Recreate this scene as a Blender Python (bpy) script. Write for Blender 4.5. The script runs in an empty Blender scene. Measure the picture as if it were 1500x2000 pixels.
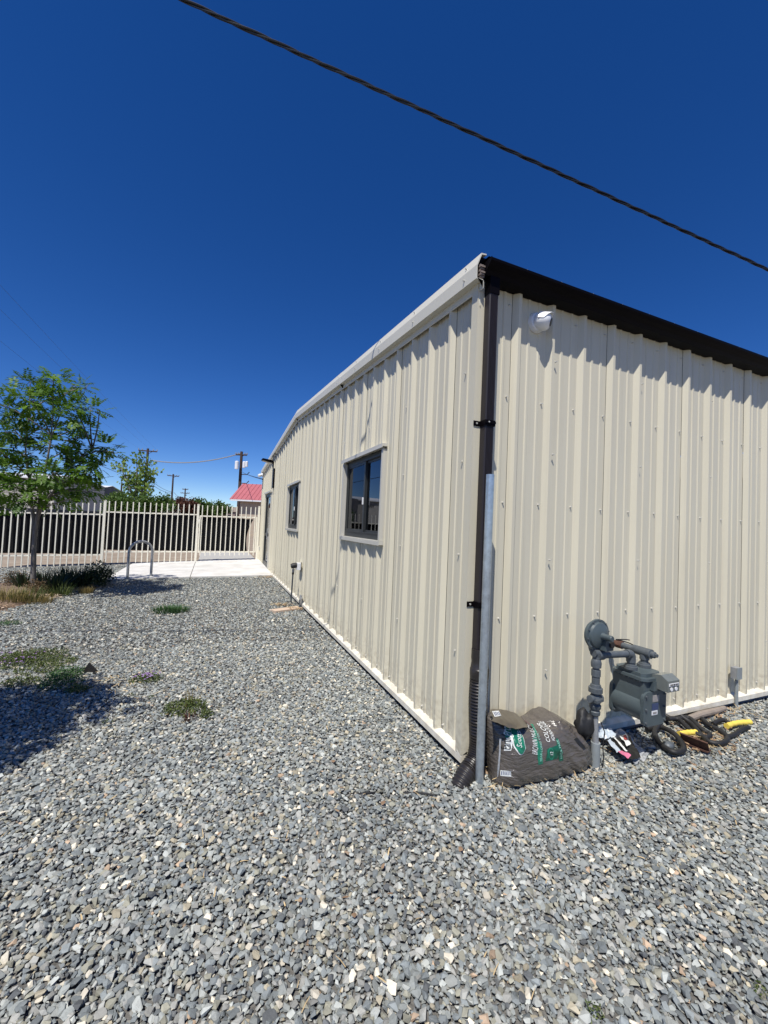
import bpy, bmesh, math, random
import numpy as np
from mathutils import Vector, Matrix, noise
from mathutils.bvhtree import BVHTree
R = math.radians
random.seed(7)
rng = np.random.default_rng(7)
scene = bpy.context.scene
col = scene.collection

# ------------------------------------------------------------------ camera, sky, sun, exposure
CAM = Vector((-1.5324, -2.1823, 1.4984))
FPX = 791.27                      # focal length in pixels of the 1500 x 2000 photograph
AXR = Vector((0.9204, -0.3895, 0.0442)).normalized()
AXU = Vector((-0.0534, -0.0129, 0.9985)).normalized()
AXF = AXU.cross(AXR).normalized()
AXU = AXR.cross(AXF).normalized()
cam = bpy.data.cameras.new('camera'); cam_ob = bpy.data.objects.new('camera', cam); col.objects.link(cam_ob)
cam.sensor_fit = 'HORIZONTAL'; cam.sensor_width = 36.0; cam.lens = 36.0 * FPX / 1500.0
cam.clip_start = 0.05; cam.clip_end = 3000
cam_ob.matrix_world = Matrix(((AXR.x, AXU.x, -AXF.x, CAM.x), (AXR.y, AXU.y, -AXF.y, CAM.y), (AXR.z, AXU.z, -AXF.z, CAM.z), (0, 0, 0, 1)))
scene.camera = cam_ob

SUN = Vector((-0.38, -0.41, 1.0)).normalized()
world = bpy.data.worlds.new('World'); scene.world = world; world.use_nodes = True
wn = world.node_tree.nodes; wl = world.node_tree.links
sky = wn.new('ShaderNodeTexSky'); sky.sky_type = 'NISHITA'; sky.sun_disc = False
sky.sun_elevation = math.asin(SUN.z); sky.sun_rotation = math.atan2(SUN.x, SUN.y)
sky.altitude = 1500; sky.air_density = 0.8; sky.dust_density = 0.0; sky.ozone_density = 4.0
hs = wn.new('ShaderNodeHueSaturation'); hs.inputs['Saturation'].default_value = 1.295; hs.inputs['Hue'].default_value = 0.513
wl.new(sky.outputs[0], hs.inputs['Color']); wl.new(hs.outputs[0], wn['Background'].inputs[0])
wn['Background'].inputs[1].default_value = 0.111
sl = bpy.data.lights.new('sun', 'SUN'); sl.energy = 5.0; sl.angle = R(0.53); sl.color = (1.0, 0.955, 0.88)
so = bpy.data.objects.new('sun', sl); col.objects.link(so); so.rotation_euler = SUN.to_track_quat('Z', 'Y').to_euler(); so.location = (-6, -6, 12)
vs = scene.view_settings; vs.view_transform = 'Standard'; vs.look = 'None'; vs.gamma = 1.0; vs.use_curve_mapping = False
vs.exposure = 0.17

# ------------------------------------------------------------------ pixel of the photograph -> place in the yard
def ray(px, py): return AXF + AXR * ((px - 750) / FPX) - AXU * ((py - 1000) / FPX)
def onx(px, py, x=0.0): d = ray(px, py); return CAM + d * ((x - CAM.x) / d.x)
def ony(px, py, y=0.0): d = ray(px, py); return CAM + d * ((y - CAM.y) / d.y)
def onz(px, py, z=0.0): d = ray(px, py); return CAM + d * ((z - CAM.z) / d.z)
def dep(px, py, t): return CAM + ray(px, py) * t
def sstep(t): t = min(1, max(0, t)); return t * t * (3 - 2 * t)
def hgt(x, y):                    # lie of the land: the yard rises to the gate and falls to the left
    return max(-0.3, min(0.12, 0.115 + 0.037 * x)) * sstep((y - 6) / 6.2)

# ------------------------------------------------------------------ materials
def srgb(r, g, b): return tuple((c / 255 / 12.92 if c / 255 <= 0.04045 else ((c / 255 + 0.055) / 1.055) ** 2.4) for c in (r, g, b))
MATS = {}
def mat(name, c, rough=0.5, metal=0.0, var=0.12, vscale=6.0, bump=0.0, bscale=60.0, c2=None, spec=0.5, coord='Object', trans=0.0, attr=False, stretch=None):
    m = bpy.data.materials.new(name); m.use_nodes = True; nt = m.node_tree; n = nt.nodes; l = nt.links
    b = n['Principled BSDF']; b.inputs['Roughness'].default_value = rough; b.inputs['Metallic'].default_value = metal
    b.inputs['Specular IOR Level'].default_value = spec
    tc = n.new('ShaderNodeTexCoord'); src = tc.outputs[coord]
    if stretch:
        mp = n.new('ShaderNodeMapping'); mp.inputs['Scale'].default_value = stretch; l.new(src, mp.inputs[0]); src = mp.outputs[0]
    nz = n.new('ShaderNodeTexNoise'); nz.inputs['Scale'].default_value = vscale; nz.inputs['Detail'].default_value = 6; nz.inputs['Roughness'].default_value = 0.6
    l.new(src, nz.inputs['Vector'])
    rp = n.new('ShaderNodeValToRGB'); l.new(nz.outputs[0], rp.inputs[0])
    e = rp.color_ramp.elements; e[0].position = 0.3; e[1].position = 0.7
    if c2 is None: lo = tuple(x * (1 - var) for x in c); hi = tuple(min(1, x * (1 + var)) for x in c)
    else: lo, hi = c, c2
    e[0].color = (*lo, 1); e[1].color = (*hi, 1)
    out = rp.outputs[0]
    if attr:
        at = n.new('ShaderNodeAttribute'); at.attribute_name = 'tint'
        mx = n.new('ShaderNodeMix'); mx.data_type = 'RGBA'; mx.blend_type = 'MULTIPLY'; mx.inputs[0].default_value = 1
        l.new(out, mx.inputs[6]); l.new(at.outputs['Color'], mx.inputs[7]); out = mx.outputs[2]
    l.new(out, b.inputs['Base Color'])
    if bump:
        n2 = n.new('ShaderNodeTexNoise'); n2.inputs['Scale'].default_value = bscale; n2.inputs['Detail'].default_value = 5; l.new(src, n2.inputs['Vector'])
        bp = n.new('ShaderNodeBump'); bp.inputs['Strength'].default_value = bump; bp.inputs['Distance'].default_value = 0.01
        l.new(n2.outputs[0], bp.inputs['Height']); l.new(bp.outputs[0], b.inputs['Normal'])
    if trans: b.inputs['Transmission Weight'].default_value = trans
    MATS[name] = m; return m

def leaf_mat(name, c, c2, trans=0.35):
    m = bpy.data.materials.new(name); m.use_nodes = True; n = m.node_tree.nodes; l = m.node_tree.links
    b = n['Principled BSDF']; b.inputs['Roughness'].default_value = 0.5; b.inputs['Specular IOR Level'].default_value = 0.35
    at = n.new('ShaderNodeAttribute'); at.attribute_name = 'tint'
    mx = n.new('ShaderNodeMix'); mx.data_type = 'RGBA'; sp = n.new('ShaderNodeSeparateColor')
    l.new(at.outputs['Color'], sp.inputs[0]); l.new(sp.outputs[0], mx.inputs[0])
    mx.inputs[6].default_value = (*c, 1); mx.inputs[7].default_value = (*c2, 1); l.new(mx.outputs[2], b.inputs['Base Color'])
    t = n.new('ShaderNodeBsdfTranslucent'); ms = n.new('ShaderNodeMixShader'); ms.inputs[0].default_value = trans
    l.new(mx.outputs[2], t.inputs[0]); l.new(b.outputs[0], ms.inputs[1]); l.new(t.outputs[0], ms.inputs[2])
    l.new(ms.outputs[0], n['Material Output'].inputs[0]); MATS[name] = m; return m

PANEL = (0.60, 0.56, 0.435)
def panel_mat():
    m = mat('panel', PANEL, 0.40, 0, 0.045, 2.2, 0.28, 3.0, spec=0.45, stretch=(1, 1, 0.22)); n = m.node_tree.nodes; l = m.node_tree.links; b = n['Principled BSDF']
    base = b.inputs['Base Color'].links[0].from_socket; tc = n.new('ShaderNodeTexCoord'); sx = n.new('ShaderNodeSeparateXYZ'); l.new(tc.outputs['Object'], sx.inputs[0])
    nz = n.new('ShaderNodeTexNoise'); nz.inputs['Scale'].default_value = 26; nz.inputs['Detail'].default_value = 7; l.new(tc.outputs['Object'], nz.inputs['Vector'])
    mr = n.new('ShaderNodeMapRange'); mr.inputs[1].default_value = 0.45; mr.inputs[2].default_value = 0.08; mr.inputs[3].default_value = 0; mr.inputs[4].default_value = 1; l.new(sx.outputs[2], mr.inputs[0])
    r2_ = n.new('ShaderNodeMapRange'); r2_.inputs[1].default_value = 0.42; r2_.inputs[2].default_value = 0.75; l.new(nz.outputs[0], r2_.inputs[0])
    mu = n.new('ShaderNodeMath'); mu.operation = 'MULTIPLY'; l.new(mr.outputs[0], mu.inputs[0]); l.new(r2_.outputs[0], mu.inputs[1])
    mp = n.new('ShaderNodeMapping'); mp.inputs['Scale'].default_value = (30, 30, .5); l.new(tc.outputs['Object'], mp.inputs[0]); n3 = n.new('ShaderNodeTexNoise'); n3.inputs['Scale'].default_value = 1; n3.inputs['Detail'].default_value = 4; l.new(mp.outputs[0], n3.inputs['Vector'])
    r3 = n.new('ShaderNodeMapRange'); r3.inputs[1].default_value = .52; r3.inputs[2].default_value = .8; r3.inputs[4].default_value = .22; l.new(n3.outputs[0], r3.inputs[0])
    ad = n.new('ShaderNodeMath'); ad.operation = 'MAXIMUM'; l.new(mu.outputs[0], ad.inputs[0]); l.new(r3.outputs[0], ad.inputs[1])
    mx = n.new('ShaderNodeMix'); mx.data_type = 'RGBA'; l.new(ad.outputs[0], mx.inputs[0]); l.new(base, mx.inputs[6]); mx.inputs[7].default_value = (.36, .31, .23, 1); l.new(mx.outputs[2], b.inputs['Base Color'])
panel_mat()
mat('panel_trim', (0.60, 0.58, 0.50), 0.42, 0, 0.03, 1.5, 0.02, 8, spec=0.4)
mat('trim_grey', (0.52, 0.505, 0.45), 0.4, 0, 0.04, 2, spec=0.4)
mat('base_trim', (0.55, 0.50, 0.40), 0.5, 0, 0.1, 14, c2=(0.72, 0.70, 0.62))
mat('bronze', (0.004, 0.003, 0.004), 0.45, 0, 0.2, 3, 0.03, 20, spec=0.06)
mat('bronze_light', (0.018, 0.014, 0.016), 0.45, 0, 0.15, 3, spec=0.4)
mat('black_plastic', (0.022, 0.019, 0.018), 0.38, 0, 0.25, 12)
mat('black_rubber', (0.012, 0.012, 0.013), 0.6, 0, 0.3, 15, 0.15, 80)
mat('foam', (0.20, 0.16, 0.14), 0.9, 0, 0.2, 30, 0.3, 60)
mat('galvanized', (0.46, 0.52, 0.56), 0.30, 0.7, 0.18, 28, 0.03, 60)
mat('galv_dull', (0.36, 0.37, 0.38), 0.5, 0.5, 0.15, 20)
mat('screw', (0.62, 0.60, 0.54), 0.35, 0.3, 0.05)
mat('white_plastic', (0.78, 0.79, 0.80), 0.35, 0, 0.02)
mat('dark_lens', (0.01, 0.01, 0.012), 0.1)
mat('meter_grey', (0.066, 0.087, 0.095), 0.42, 0, 0.14, 14, 0.03, 60)
mat('pipe_grey', (0.078, 0.090, 0.100), 0.5, 0, 0.2, 25, 0.06, 80)
mat('pvc_grey', (0.24, 0.265, 0.27), 0.4, 0, 0.1, 15)
mat('rust', (0.04, 0.018, 0.013), 0.8, 0, 0.4, 40, 0.2, 90, c2=(0.11, 0.05, 0.03))
mat('clear_grey', (0.15, 0.165, 0.155), 0.15, 0, 0.1, 20)
mat('sticker_white', (0.75, 0.75, 0.75), 0.5, 0, 0.05)
mat('sticker_blue', (0.04, 0.06, 0.14), 0.5, 0, 0.1)
mat('sticker_grey', (0.28, 0.26, 0.25), 0.5, 0, 0.2, 30)
mat('concrete', (0.50, 0.485, 0.45), 0.85, 0, 0.07, 2.2, 0.15, 90, c2=(0.68, 0.67, 0.64))
mat('concrete_rough', (0.40, 0.39, 0.36), 0.9, 0, 0.25, 40, 0.3, 60)
mat('dirt', (0.22, 0.17, 0.12), 0.95, 0, 0.3, 1.7, 0.5, 25, c2=(0.34, 0.28, 0.21))
mat('gravel_bed', (0.085, 0.082, 0.076), 0.95, 0, 0.4, 55, 0.8, 60, c2=(0.17, 0.165, 0.155))
mat('mulch_soil', (0.10, 0.065, 0.045), 0.95, 0, 0.4, 14, 0.7, 40, c2=(0.24, 0.17, 0.12))
mat('stone', (0.82, 0.82, 0.82), 0.75, 0, 0.2, 45, 0.25, 130, attr=True, c2=(1, 1, 1), spec=0.35)
mat('fence_cream', (0.80, 0.765, 0.645), 0.4, 0, 0.04, 8)
mat('black_cloth', (0.008, 0.008, 0.010), 0.75, 0, 0.3, 3, 0.1, 30, spec=0.2)
mat('window_bronze', (0.030, 0.033, 0.034), 0.4, 0, 0.15, 6)
mat('inside', (0.02, 0.02, 0.022), 0.9)
mat('bark', (0.09, 0.08, 0.072), 0.9, 0, 0.3, 20, 0.5, 30, c2=(0.20, 0.185, 0.17), stretch=(1, 1, 0.3))
mat('bark_brown', (0.07, 0.045, 0.03), 0.9, 0, 0.3, 20)
mat('pole_wood', (0.055, 0.035, 0.028), 0.85, 0, 0.25, 5, 0.2, 20, stretch=(1, 1, 0.1))
mat('wire_black', (0.012, 0.012, 0.014), 0.4, 0, 0.1)
mat('wire_bare', (0.05, 0.05, 0.055), 0.35, 0.6, 0.1)
mat('wire_sunlit', (0.32, 0.33, 0.34), 0.5, 0.3, 0.1)  # sunlight on the far cable is put into this pale grey
mat('wood_board', (0.52, 0.40, 0.30), 0.85, 0, 0.15, 8, 0.2, 40, stretch=(1, 8, 8))
mat('wood_grey', (0.24, 0.20, 0.165), 0.9, 0, 0.2, 10, 0.3, 40)
mat('straw', (0.48, 0.36, 0.19), 0.9, 0, 0.3, 12)
mat('dead_leaf', (0.13, 0.07, 0.04), 0.8, 0, 0.5, 15, c2=(0.36, 0.25, 0.15))
mat('yellow', (0.72, 0.55, 0.09), 0.5, 0, 0.12, 20)
mat('bag_film', (0.070, 0.060, 0.051), 0.22, 0, 0.25, 9, 1.0, 26, c2=(0.115, 0.10, 0.086), spec=0.8, stretch=(.45, 1, 2.6))
mat('bag_back', (0.105, 0.088, 0.062), 0.3, 0, 0.15, 10, 0.15, 30)
mat('bag_purple', (0.16, 0.10, 0.095), 0.35, 0, 0.2, 10)
mat('bag_green', (0.012, 0.16, 0.095), 0.4, 0, 0.15, 20)
mat('bag_green_dark', (0.006, 0.085, 0.05), 0.4, 0, 0.15, 20)
mat('ink_white', (0.66, 0.68, 0.66), 0.45, 0, 0.08, 30)
mat('ink_black', (0.012, 0.012, 0.012), 0.45)
mat('ink_mint', (0.30, 0.62, 0.50), 0.45)
mat('mulch', (0.025, 0.016, 0.012), 0.95, 0, 0.4, 60, 0.8, 90)
def film_mat(name, c, keep):
    m = mat(name, c, 0.18, 0, 0.12, 25, 0.5, 40); n = m.node_tree.nodes; l = m.node_tree.links
    tr = n.new('ShaderNodeBsdfTransparent'); ms = n.new('ShaderNodeMixShader'); ms.inputs[0].default_value = keep
    l.new(tr.outputs[0], ms.inputs[1]); l.new(n['Principled BSDF'].outputs[0], ms.inputs[2]); l.new(ms.outputs[0], n['Material Output'].inputs[0])
film_mat('clear_film', (0.55, 0.57, 0.59), 0.55)
mat('pack_blue', (0.40, 0.46, 0.52), 0.35, 0, 0.1, 15)
mat('pack_pink', (0.50, 0.14, 0.22), 0.35, 0, 0.25, 15)
mat('slate_dark', (0.015, 0.013, 0.012), 0.6)
mat('red_roof', (0.42, 0.13, 0.14), 0.45, 0, 0.08, 1.5)
mat('tan_wall', (0.42, 0.35, 0.27), 0.85, 0, 0.06, 2)
mat('white_roof', (0.72, 0.73, 0.75), 0.5, 0, 0.04)
mat('pale_wall', (0.40, 0.38, 0.34), 0.7, 0, 0.06, 1)
mat('shaded_wall', (0.075, 0.08, 0.09), 0.7, 0, 0.1, 1)  # dark colour holds the shade on the hall's gable end
mat('far_dark', (0.02, 0.022, 0.026), 0.4)
mat('far_brick', (0.24, 0.18, 0.16), 0.9, 0, 0.2, 6)
mat('sign_red', (0.42, 0.05, 0.045), 0.5)
mat('car_white', (0.75, 0.76, 0.78), 0.25)
mat('hill', (0.16, 0.15, 0.145), 0.95, 0, 0.2, 0.02)
mat('flower', (0.30, 0.17, 0.42), 0.6, 0, 0.3, 40)
mat('asphalt', (0.06, 0.06, 0.062), 0.9, 0, 0.2, 8)
leaf_mat('leaf_locust', (0.022, 0.068, 0.007), (0.16, 0.295, 0.02))
leaf_mat('leaf_pale', (0.07, 0.13, 0.022), (0.25, 0.35, 0.06))
leaf_mat('leaf_bush', (0.04, 0.09, 0.016), (0.12, 0.19, 0.035))
leaf_mat('leaf_dark', (0.012, 0.026, 0.010), (0.05, 0.075, 0.03), 0.2)
leaf_mat('leaf_grass', (0.022, 0.075, 0.022), (0.09, 0.17, 0.05), 0.25)
leaf_mat('leaf_moss', (0.04, 0.07, 0.015), (0.15, 0.18, 0.05), 0.25)
leaf_mat('leaf_dry', (0.20, 0.15, 0.05), (0.42, 0.34, 0.14), 0.25)
leaf_mat('leaf_withered', (0.075, 0.045, 0.025), (0.23, 0.16, 0.08), 0.2)
leaf_mat('leaf_rust', (0.05, 0.018, 0.012), (0.14, 0.06, 0.035), 0.2)

def glass_mat(name, tint, rough, mixf):
    m = bpy.data.materials.new(name); m.use_nodes = True; n = m.node_tree.nodes; l = m.node_tree.links
    n.remove(n['Principled BSDF'])
    fr = n.new('ShaderNodeFresnel'); fr.inputs[0].default_value = mixf
    g = n.new('ShaderNodeBsdfGlossy'); g.inputs['Roughness'].default_value = rough; g.inputs[0].default_value = (0.9, 0.93, 1, 1)
    t = n.new('ShaderNodeBsdfTransparent'); t.inputs[0].default_value = (*tint, 1)
    ms = n.new('ShaderNodeMixShader'); l.new(fr.outputs[0], ms.inputs[0]); l.new(t.outputs[0], ms.inputs[1]); l.new(g.outputs[0], ms.inputs[2])
    l.new(ms.outputs[0], n['Material Output'].inputs[0]); MATS[name] = m
glass_mat('glass', (0.35, 0.38, 0.40), 0.004, 1.75)
glass_mat('screened_glass', (0.10, 0.11, 0.12), 0.02, 1.28)

# ------------------------------------------------------------------ mesh helpers
class MB:
    def __init__(s): s.v = []; s.f = []; s.m = []; s.t = []
    def add(s, vs, fs, mi=0, tint=None):
        o = len(s.v); s.v += [tuple(v) for v in vs]
        for f in fs: s.f.append([o + i for i in f]); s.m.append(mi)
        if tint is not None: s.t += [tint] * len(vs)
        return s
    def box(s, x0, x1, y0, y1, z0, z1, mi=0):
        v = [(x, y, z) for z in (z0, z1) for y in (y0, y1) for x in (x0, x1)]
        return s.add(v, [(0, 2, 3, 1), (4, 5, 7, 6), (0, 1, 5, 4), (2, 6, 7, 3), (0, 4, 6, 2), (1, 3, 7, 5)], mi)
    def obox(s, c, ax, ay, az, mi=0):
        c = Vector(c); ax, ay, az = Vector(ax), Vector(ay), Vector(az)
        v = [c + ax * i + ay * j + az * k for k in (-1, 1) for j in (-1, 1) for i in (-1, 1)]
        return s.add(v, [(0, 2, 3, 1), (4, 5, 7, 6), (0, 1, 5, 4), (2, 6, 7, 3), (0, 4, 6, 2), (1, 3, 7, 5)], mi)
    def tube(s, pts, r, seg=10, caps=True, mi=0):
        pts = [Vector(q) for q in pts]; n = len(pts); rs = r if hasattr(r, '__len__') else [r] * n
        rings = []; up = None
        for i in range(n):
            d = (pts[min(n - 1, i + 1)] - pts[max(0, i - 1)])
            d = d.normalized() if d.length > 1e-9 else Vector((0, 0, 1))
            if up is None: up = Vector((0, 0, 1)) if abs(d.z) < 0.9 else Vector((1, 0, 0))
            a = up - d * up.dot(d)
            if a.length < 1e-6: a = d.orthogonal()
            a.normalize(); b = d.cross(a); up = a
            rings.append([pts[i] + (a * math.cos(2 * math.pi * k / seg) + b * math.sin(2 * math.pi * k / seg)) * rs[i] for k in range(seg)])
        o = len(s.v)
        for rg in rings: s.v += [tuple(q) for q in rg]
        for i in range(n - 1):
            for k in range(seg):
                k2 = (k + 1) % seg; s.f.append([o + i * seg + k, o + i * seg + k2, o + (i + 1) * seg + k2, o + (i + 1) * seg + k]); s.m.append(mi)
        if caps:
            s.f.append([o + k for k in reversed(range(seg))]); s.m.append(mi)
            s.f.append([o + (n - 1) * seg + k for k in range(seg)]); s.m.append(mi)
        return s
    def cyl(s, a, b, r, seg=14, mi=0): return s.tube([a, b], r, seg, True, mi)
    def prism(s, prof, axis, a, b, mi=0, closed=True):
        # prof: (u, v) points; axis 'x': (u,v)->(y,z), 'y': (x,z), 'z': (x,y)
        def P(u, v, w): return {'x': (w, u, v), 'y': (u, w, v), 'z': (u, v, w)}[axis]
        n = len(prof); v = [P(u, q, a) for u, q in prof] + [P(u, q, b) for u, q in prof]
        fs = [(i, (i + 1) % n, n + (i + 1) % n, n + i) for i in range(n if closed else n - 1)]
        if closed: fs += [tuple(reversed(range(n))), tuple(range(n, 2 * n))]
        return s.add(v, fs, mi)
    def build(s, name, m, parent=None, smooth=False, recalc=True, angle=35):
        off = Vector((0, 0, 0)); q = parent
        while q is not None: off += q.location; q = q.parent
        me = bpy.data.meshes.new(name)
        vv = s.v if off.length == 0 else [(a - off.x, b - off.y, c - off.z) for a, b, c in s.v]
        me.from_pydata(vv, [], s.f)
        for k in (m if isinstance(m, (list, tuple)) else [m]): me.materials.append(MATS[k])
        if any(s.m): me.polygons.foreach_set('material_index', s.m)
        if recalc:
            bm = bmesh.new(); bm.from_mesh(me); bmesh.ops.recalc_face_normals(bm, faces=bm.faces); bm.to_mesh(me); bm.free()
        if s.t:
            a = me.color_attributes.new('tint', 'FLOAT_COLOR', 'POINT'); arr = np.ones((len(s.v), 4), np.float32); arr[:, :3] = np.array(s.t, np.float32).reshape(len(s.v), -1)[:, :3]
            a.data.foreach_set('color', arr.ravel())
        if smooth:
            me.polygons.foreach_set('use_smooth', [True] * len(me.polygons)); me.set_sharp_from_angle(angle=R(angle))
        me.update()
        o = bpy.data.objects.new(name, me); col.objects.link(o)
        if parent is not None: o.parent = parent
        return o

def tag(o, label=None, cat=None, group=None, kind=None):
    if label: o['label'] = label
    if cat: o['category'] = cat
    if group: o['group'] = group
    if kind: o['kind'] = kind
    return o
def thing(name, loc, label, cat, group=None):
    o = bpy.data.objects.new(name, None); col.objects.link(o); o.location = loc; o.empty_display_size = 0.1
    bpy.context.view_layer.update() if False else None
    return tag(o, label, cat, group)
def link_copy(o, parent=None):
    c = o.copy(); col.objects.link(c); c.parent = parent
    for ch in [k for k in bpy.data.objects if k.parent == o]: link_copy(ch, c)
    return c
def text_mesh(s, size):           # flat letters: list of (x, y) vertices and faces
    cu = bpy.data.curves.new('lettering', 'FONT'); cu.body = s; cu.size = size; cu.align_x = 'LEFT'; cu.resolution_u = 3
    ob = bpy.data.objects.new('lettering', cu); col.objects.link(ob)
    dg = bpy.context.evaluated_depsgraph_get(); me = ob.evaluated_get(dg).to_mesh()
    v = [(q.co.x, q.co.y) for q in me.vertices]; f = [list(p.vertices) for p in me.polygons]
    ob.evaluated_get(dg).to_mesh_clear(); bpy.data.objects.remove(ob); bpy.data.curves.remove(cu)
    return v, f

# ================================================================== the setting: ground, slab, path
def sheet(name, xs, ys, zf, m, kind='structure'):
    b = MB(); nx, ny = len(xs), len(ys)
    v = [(x, y, zf(x, y)) for y in ys for x in xs]
    f = [(j * nx + i, j * nx + i + 1, (j + 1) * nx + i + 1, (j + 1) * nx + i) for j in range(ny - 1) for i in range(nx - 1)]
    o = b.add(v, f).build(name, m, recalc=False, smooth=True); return tag(o, kind=kind)
def lin(a, b, n): return [a + (b - a) * i / n for i in range(n + 1)]
sheet('ground', [-900, -300, -120, -60, -30, -20] + lin(-14, 14, 28) + [20, 40, 120, 300, 900], [-80, -30, -12] + lin(-6, 16, 22) + [20, 30, 60, 120, 300, 900], lambda x, y: hgt(x, y) - 0.006 if -14 <= x <= 14 and y < 40 else -0.05, 'dirt')
sheet('gravel_yard', lin(-9, 13, 44), lin(-6, 12.05, 36), lambda x, y: hgt(x, y) - (.004 if y < 11 else 0), 'gravel_bed')
SLX0, SLX1, SLY0, SLY1 = -3.72, -0.02, 8.62, 12.28
def slabz(x, y): return hgt(x, y) + 0.012 + 0.028 * sstep((x + 4) / 1.5)
slab = thing('concrete_slab', (0, 0, 0), 'pale concrete walkway slab in front of the gate and door', 'slab'); slab['kind'] = 'structure'
del slab['category']
for x0, x1 in ((SLX0, -1.965), (-1.95, SLX1)):
    b = MB(); nx = 6; ny = 8
    X = lin(x0, x1, nx); Yy = lin(SLY0 + (0.02 if x0 > -3 else 0), SLY1, ny)
    # the left edge of the walkway runs slightly askew
    v = [(x, y, slabz(x, y)) for y in Yy for x in X] + [(x, y, slabz(x, y) - 0.12) for y in Yy for x in X]
    n = len(X) * len(Yy); w = len(X)
    f = [(j * w + i, j * w + i + 1, (j + 1) * w + i + 1, (j + 1) * w + i) for j in range(ny) for i in range(nx)]
    f += [(i + 1, i, n + i, n + i + 1) for i in range(nx)] + [(j * w, (j + 1) * w, n + (j + 1) * w, n + j * w) for j in range(ny)] + [((j + 1) * w + nx, j * w + nx, n + j * w + nx, n + (j + 1) * w + nx) for j in range(ny)]
    b.add(v, f).build('slab_panel', 'concrete', slab)
sheet('concrete_path', lin(-1.9, -0.1, 4), [12.29, 13, 14, 15.2, 16.5], lambda x, y: hgt(x, y) + 0.02, 'concrete_rough')
sheet('road', [-300, -60, -20, 60, 300], [30, 33, 37, 40], lambda x, y: -0.03, 'asphalt')

# planting bed at the left
BED = [(-7.5, 4.0), (-4.9, 4.6), (-4.3, 5.35), (-4.1, 6.15), (-3.95, 7.0), (-3.5, 7.5), (-3.75, 8.15), (-4.4, 8.3), (-5.2, 8.6), (-7.5, 8.2)]
def inpoly(x, y, P):
    c = False; n = len(P)
    for i in range(n):
        x1, y1 = P[i]; x2, y2 = P[i - 1]
        if (y1 > y) != (y2 > y) and x < (x2 - x1) * (y - y1) / (y2 - y1) + x1: c = not c
    return c
b = MB(); c0 = (-5.5, 6.4, hgt(-5.5, 6.4) + 0.09)
ring = []
for i in range(len(BED)):
    a, q = Vector(BED[i]), Vector(BED[(i + 1) % len(BED)])
    for k in range(5):
        t = a.lerp(q, k / 5); ring.append((t.x + random.uniform(-.07, .07), t.y + random.uniform(-.07, .07)))
n = len(ring); v = [c0] + [(c0[0] + (x - c0[0]) * .85, c0[1] + (y - c0[1]) * .85, hgt(x, y) + 0.05 + random.uniform(-.01, .015)) for x, y in ring] + [(x, y, hgt(x, y) - 0.004) for x, y in ring]
f = [(0, 1 + i, 1 + (i + 1) % n) for i in range(n)] + [(1 + i, 1 + n + i, 1 + n + (i + 1) % n, 1 + (i + 1) % n) for i in range(n)]
tag(b.add(v, f).build('planting_bed', 'mulch_soil', smooth=True, angle=80), kind='structure')

# ------------------------------------------------------------------ gravel: real stones, one uncountable mass
def stone_protos(k, npts, seed):
    rr = np.random.default_rng(seed); out = []
    for i in range(k):
        bm = bmesh.new()
        for j in range(npts):
            q = rr.normal(size=3); q /= np.linalg.norm(q); q = np.sign(q) * np.abs(q) ** 0.8
            bm.verts.new(q * np.array([1, rr.uniform(.6, .9), rr.uniform(.28, .62)]) * rr.uniform(.85, 1.05))
        r = bmesh.ops.convex_hull(bm, input=bm.verts)
        bmesh.ops.delete(bm, geom=[g for g in r['geom_interior'] if isinstance(g, bmesh.types.BMVert)], context='VERTS')
        bmesh.ops.recalc_face_normals(bm, faces=bm.faces); bmesh.ops.triangulate(bm, faces=bm.faces)
        bm.verts.index_update()
        out.append((np.array([q.co[:] for q in bm.verts]), np.array([[q.index for q in f.verts] for f in bm.faces]))); bm.free()
    return out
PAL = np.array([[.150, .168, .178], [.185, .200, .200], [.225, .228, .220], [.120, .134, .142], [.200, .198, .165], [.270, .245, .190], [.44, .41, .35], [.30, .225, .165], [.27, .285, .28], [.085, .092, .10]]) * np.array([1.03, 1.015, .955]) * 1.48
PW = np.array([.24, .21, .18, .09, .08, .04, .045, .008, .15, .04]); PW = PW / PW.sum()
def visible(x, y, z=0.0, m=260):
    d = np.stack([x - CAM.x, y - CAM.y, np.full_like(x, z) - CAM.z], 1); zz = d @ np.array(AXF)
    px = 750 + FPX * (d @ np.array(AXR)) / np.maximum(zz, .05); py = 1000 - FPX * (d @ np.array(AXU)) / np.maximum(zz, .05)
    return (zz > .1) & (px > -m) & (px < 1500 + m) & (py < 2000 + 1.3 * m)
def scatter(x0, x1, y0, y1, sp):
    gx, gy = np.meshgrid(np.arange(x0, x1, sp), np.arange(y0, y1, sp * .9))
    gx = gx + (np.arange(gx.shape[0]) % 2)[:, None] * sp * .5
    x = (gx + rng.uniform(-.42, .42, gx.shape) * sp).ravel(); y = (gy + rng.uniform(-.42, .42, gy.shape) * sp).ravel()
    k = visible(x, y) & ~((x > -.02) & (y > -.02)) & ~((x > SLX0) & (x < SLX1) & (y > SLY0))
    x, y = x[k], y[k]
    ib = np.array([inpoly(a, q, BED) if (a < -3.3 and q > 3.8) else False for a, q in zip(x, y)], bool)
    x, y = x[~ib], y[~ib]
    # thin, bare patches where straw and weeds grow
    return x, y
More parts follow.
